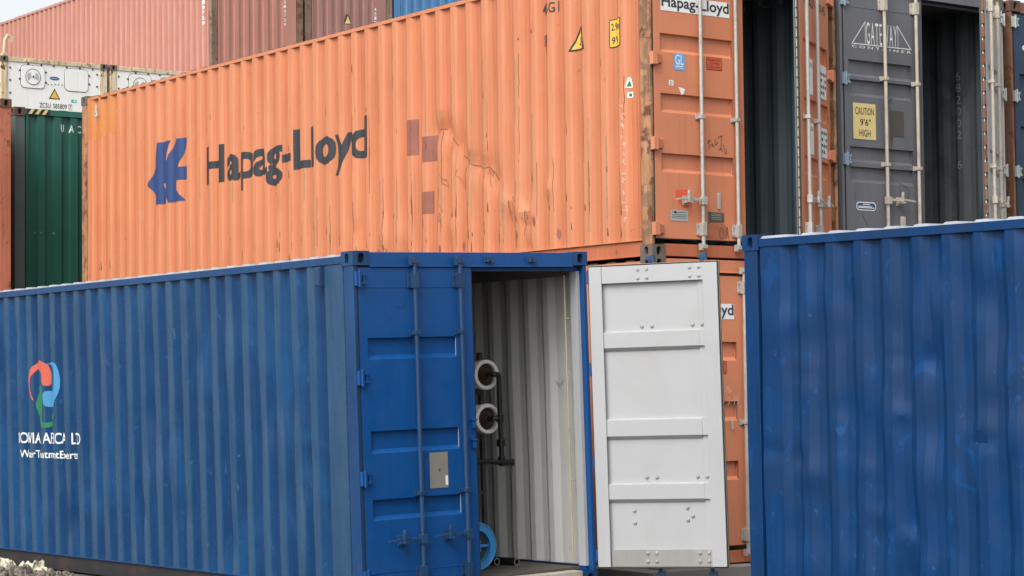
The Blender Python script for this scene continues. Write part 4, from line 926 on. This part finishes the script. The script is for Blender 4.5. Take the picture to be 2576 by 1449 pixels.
mark('warning_sign_face', poly2d([(1.105, 1.485), (1.255, 1.485), (1.165, 1.68)]), M['buff'], BR['root'], BR['efn'], BR['es'], .006)
for c, a, z0_, n in ((PK, 1.94, 1.90, 7), (BR, 1.95, 1.86, 7)):
    for i in range(n):
        mark('lettering', text2d('4510729'[i], a - .03, a + .03, z0_ - .105 * i, z0_ + .075 - .105 * i, .02), M['white_let'], c['root'], c['efn'], c['es'], .004)
for i in range(7): on_side(PK, 'lettering', flipY(text2d('4510729'[i], -.47, -.38, 1.90 - .12 * i, 1.985 - .12 * i, .02)), M['white_let'], .004)
on_side(PK, 'sticker', rect2d(.17, .24, 1.75, 1.90), M['buff'], .004)

# stacks that carry the upper containers
def plain_under(label, e, l, z, mat):
    return container(label, (e, l, z), 12.192, mat, end='wall', cast=M['casting_rust'], roof=M['roof_dark'], post=M['worn_post'])['root']
base = plain_under('dark green container under the striped green one', 12.84, 29.32, 0, M['green'])
def under(src, label, e, l, z):
    c = copy_tree(src); c.location = EV * e + LV * l + Vector((0, 0, z)); c['label'] = label; return c
under(base, 'dark green container under the rust scarred left edge container', 12.517 - W - .02, 28.63, 0)
b2 = plain_under('plain brown container under the grey emblem container', GE, OL, 0, M['brown'])
under(b2, 'plain brown container under the navy blue container', NE, OL, 0)
b3 = plain_under('faded red container directly under the fan hatch reefer', 18.66, 43.3, 8.83 - 2 * HC, M['pink'])
under(b3, 'faded red container directly under the half hidden reefer', 18.66 + W + .06, 43.3, 8.83 - 2 * HC)
under(b3, 'faded red container at the foot of the fan hatch reefer stack', 18.66, 43.3, 8.83 - 3 * HC)
under(b3, 'faded red container at the foot of the half hidden reefer stack', 18.66 + W + .06, 43.3, 8.83 - 3 * HC)
for i, nm in enumerate(('long faded red', 'faded brown', 'mid blue')):
    for k, lv in enumerate(('directly under', 'two below', 'at the foot of the stack of')):
        under(b2, 'plain brown container %s the %s rear container' % (lv, nm), 24.2 + i * (W + .06), 44.35, PZ - (k + 1) * HC)

# =============================================================================================== ground
def gz(x, y):
    e = EV.x * x + EV.y * y; l = LV.x * x + LV.y * y
    z = -.10
    if 14 < l < 28: z += .0264 * max(0, min(2.44, e - 9.616)) * (1 if e < 12.06 else max(0, 1 - (e - 12.06) / .25))
    if e < 9.45 and l > 12: z += .10 * math.exp(-((e - 8.75) / .4) ** 2) * min(1, max(0, (l - 18) / 3))
    if e < 9.5 or l < 14: z += .025 * noise.noise(Vector((x * .9, y * .9, 0))) + .012 * noise.noise(Vector((x * 4, y * 4, 2)))
    return z
def axis(c, near, far):
    o = [c + near * (i - 80) / 80 for i in range(161)]; d = o[1] - o[0]; s = d; a = o[0]; bb = o[-1]; lo = []; hi = []
    while s < far: s *= 1.35; a -= s; bb += s; lo.append(a); hi.append(bb)
    return lo[::-1] + o + hi
xs = axis(-2, 9, 400); ys = axis(22, 12, 400)
mb = MB(); nx = len(xs)
mb.add([(x, y, gz(x, y)) for y in ys for x in xs], [(j * nx + i, j * nx + i + 1, (j + 1) * nx + i + 1, (j + 1) * nx + i) for j in range(len(ys) - 1) for i in range(nx - 1)])
gm = NT('dark_gravelly_soil'); v = gm.coord(rnd=False)
gc = gm.mix(gm.ramp(gm.noise(v, 3, 8, .7), .35, .7), (.045, .038, .030), (.15, .13, .10)); gc = gm.mix(gm.ramp(gm.noise(v, 38, 4, .7), .5, .7), gc, (.22, .20, .17))
gm.l(gc, gm.b.inputs['Base Color']); gm.b.inputs['Roughness'].default_value = .95
bp = gm.n('ShaderNodeBump'); bp.inputs['Strength'].default_value = .8; bp.inputs['Distance'].default_value = .03; gm.l(gm.noise(v, 30, 6, .7), bp.inputs['Height']); gm.l(bp.outputs[0], gm.b.inputs['Normal'])
g = mb.build('ground', gm.m); g['kind'] = 'structure'
mb = MB()
P = [EV * a + LV * c for a, c in ((9.9, 28.3), (12.95, 28.3), (12.95, 15.5), (60, 15.5), (60, 60), (9.9, 60))]
mb.add([(p.x, p.y, -.3) for p in P] + [(p.x, p.y, -.002) for p in P], [(5, 4, 3, 2, 1, 0), (6, 7, 8, 9, 10, 11)] + [(i, (i + 1) % 6, 6 + (i + 1) % 6, 6 + i) for i in range(6)])
s_ = mb.build('pavement', M['concrete']); s_['kind'] = 'structure'

# rubble at the foot of the front container
random.seed(21); mb = MB()
for k in range(700):
    e = random.gauss(8.85, .28); l = random.uniform(16.5, 23.5)
    if e > 9.5: continue
    p = EV * e + LV * l; r = random.choice((.012, .02, .03, .045)) * random.uniform(.7, 1.3)
    bmx = [Vector((math.sin(t1) * math.cos(t2), math.sin(t1) * math.sin(t2), math.cos(t1))) * r * random.uniform(.6, 1.2) for t1 in (.02, .8, 1.6, 2.4) for t2 in (0, 1.26, 2.5, 3.77, 5.0)]
    c = Vector((p.x, p.y, gz(p.x, p.y) + r * .25))
    fs = [(i * 5 + j, i * 5 + (j + 1) % 5, (i + 1) * 5 + (j + 1) % 5, (i + 1) * 5 + j) for i in range(3) for j in range(5)]
    mb.add([c + q for q in bmx], fs)
rb = mb.build('rubble', plain('rubble_stone', (.16, .14, .115), .9, .6, 5), smooth=False); rb['kind'] = 'stuff'
# two pieces of pale crumpled plastic on it
pl = plain('pale_plastic', (.58, .55, .42), .5, .35, 6)
def crumple(label, x, y, wd, ht, seed):
    mb = MB(); n = 16; vs = []
    for j in range(n + 1):
        for i in range(n + 1):
            u = i / n - .5; v = j / n - .5
            q = Vector((u * 5 + seed, v * 5, seed))
            z = ht * (1 - (2 * u) ** 2) * (1 - (2 * v) ** 2) * 1.1 + .07 * noise.noise(q) + .03 * noise.noise(q * 2.7)
            vs.append((x + u * wd + .06 * noise.noise(q + Vector((9, 0, 0))), y + v * wd * .9 + .06 * noise.noise(q + Vector((0, 9, 0))), gz(x, y) + .0 + max(-.05, z)))
    m = n + 1
    mb.add(vs, [(j * m + i, j * m + i + 1, (j + 1) * m + i + 1, (j + 1) * m + i) for j in range(n) for i in range(n)])
    o = mb.build('plastic_scrap', pl, None, sharp=25)
    so = o.modifiers.new('thick', 'SOLIDIFY'); so.thickness = .002
    return tag(o, label, 'plastic scrap', 'pale plastic scraps on the rubble')
crumple('larger crumpled pale yellow plastic scrap on the rubble', -4.80, 22.15, .32, .10, 3.3)
crumple('smaller crumpled pale yellow plastic scrap at the left edge of the rubble', -5.03, 21.9, .20, .07, 8.1)
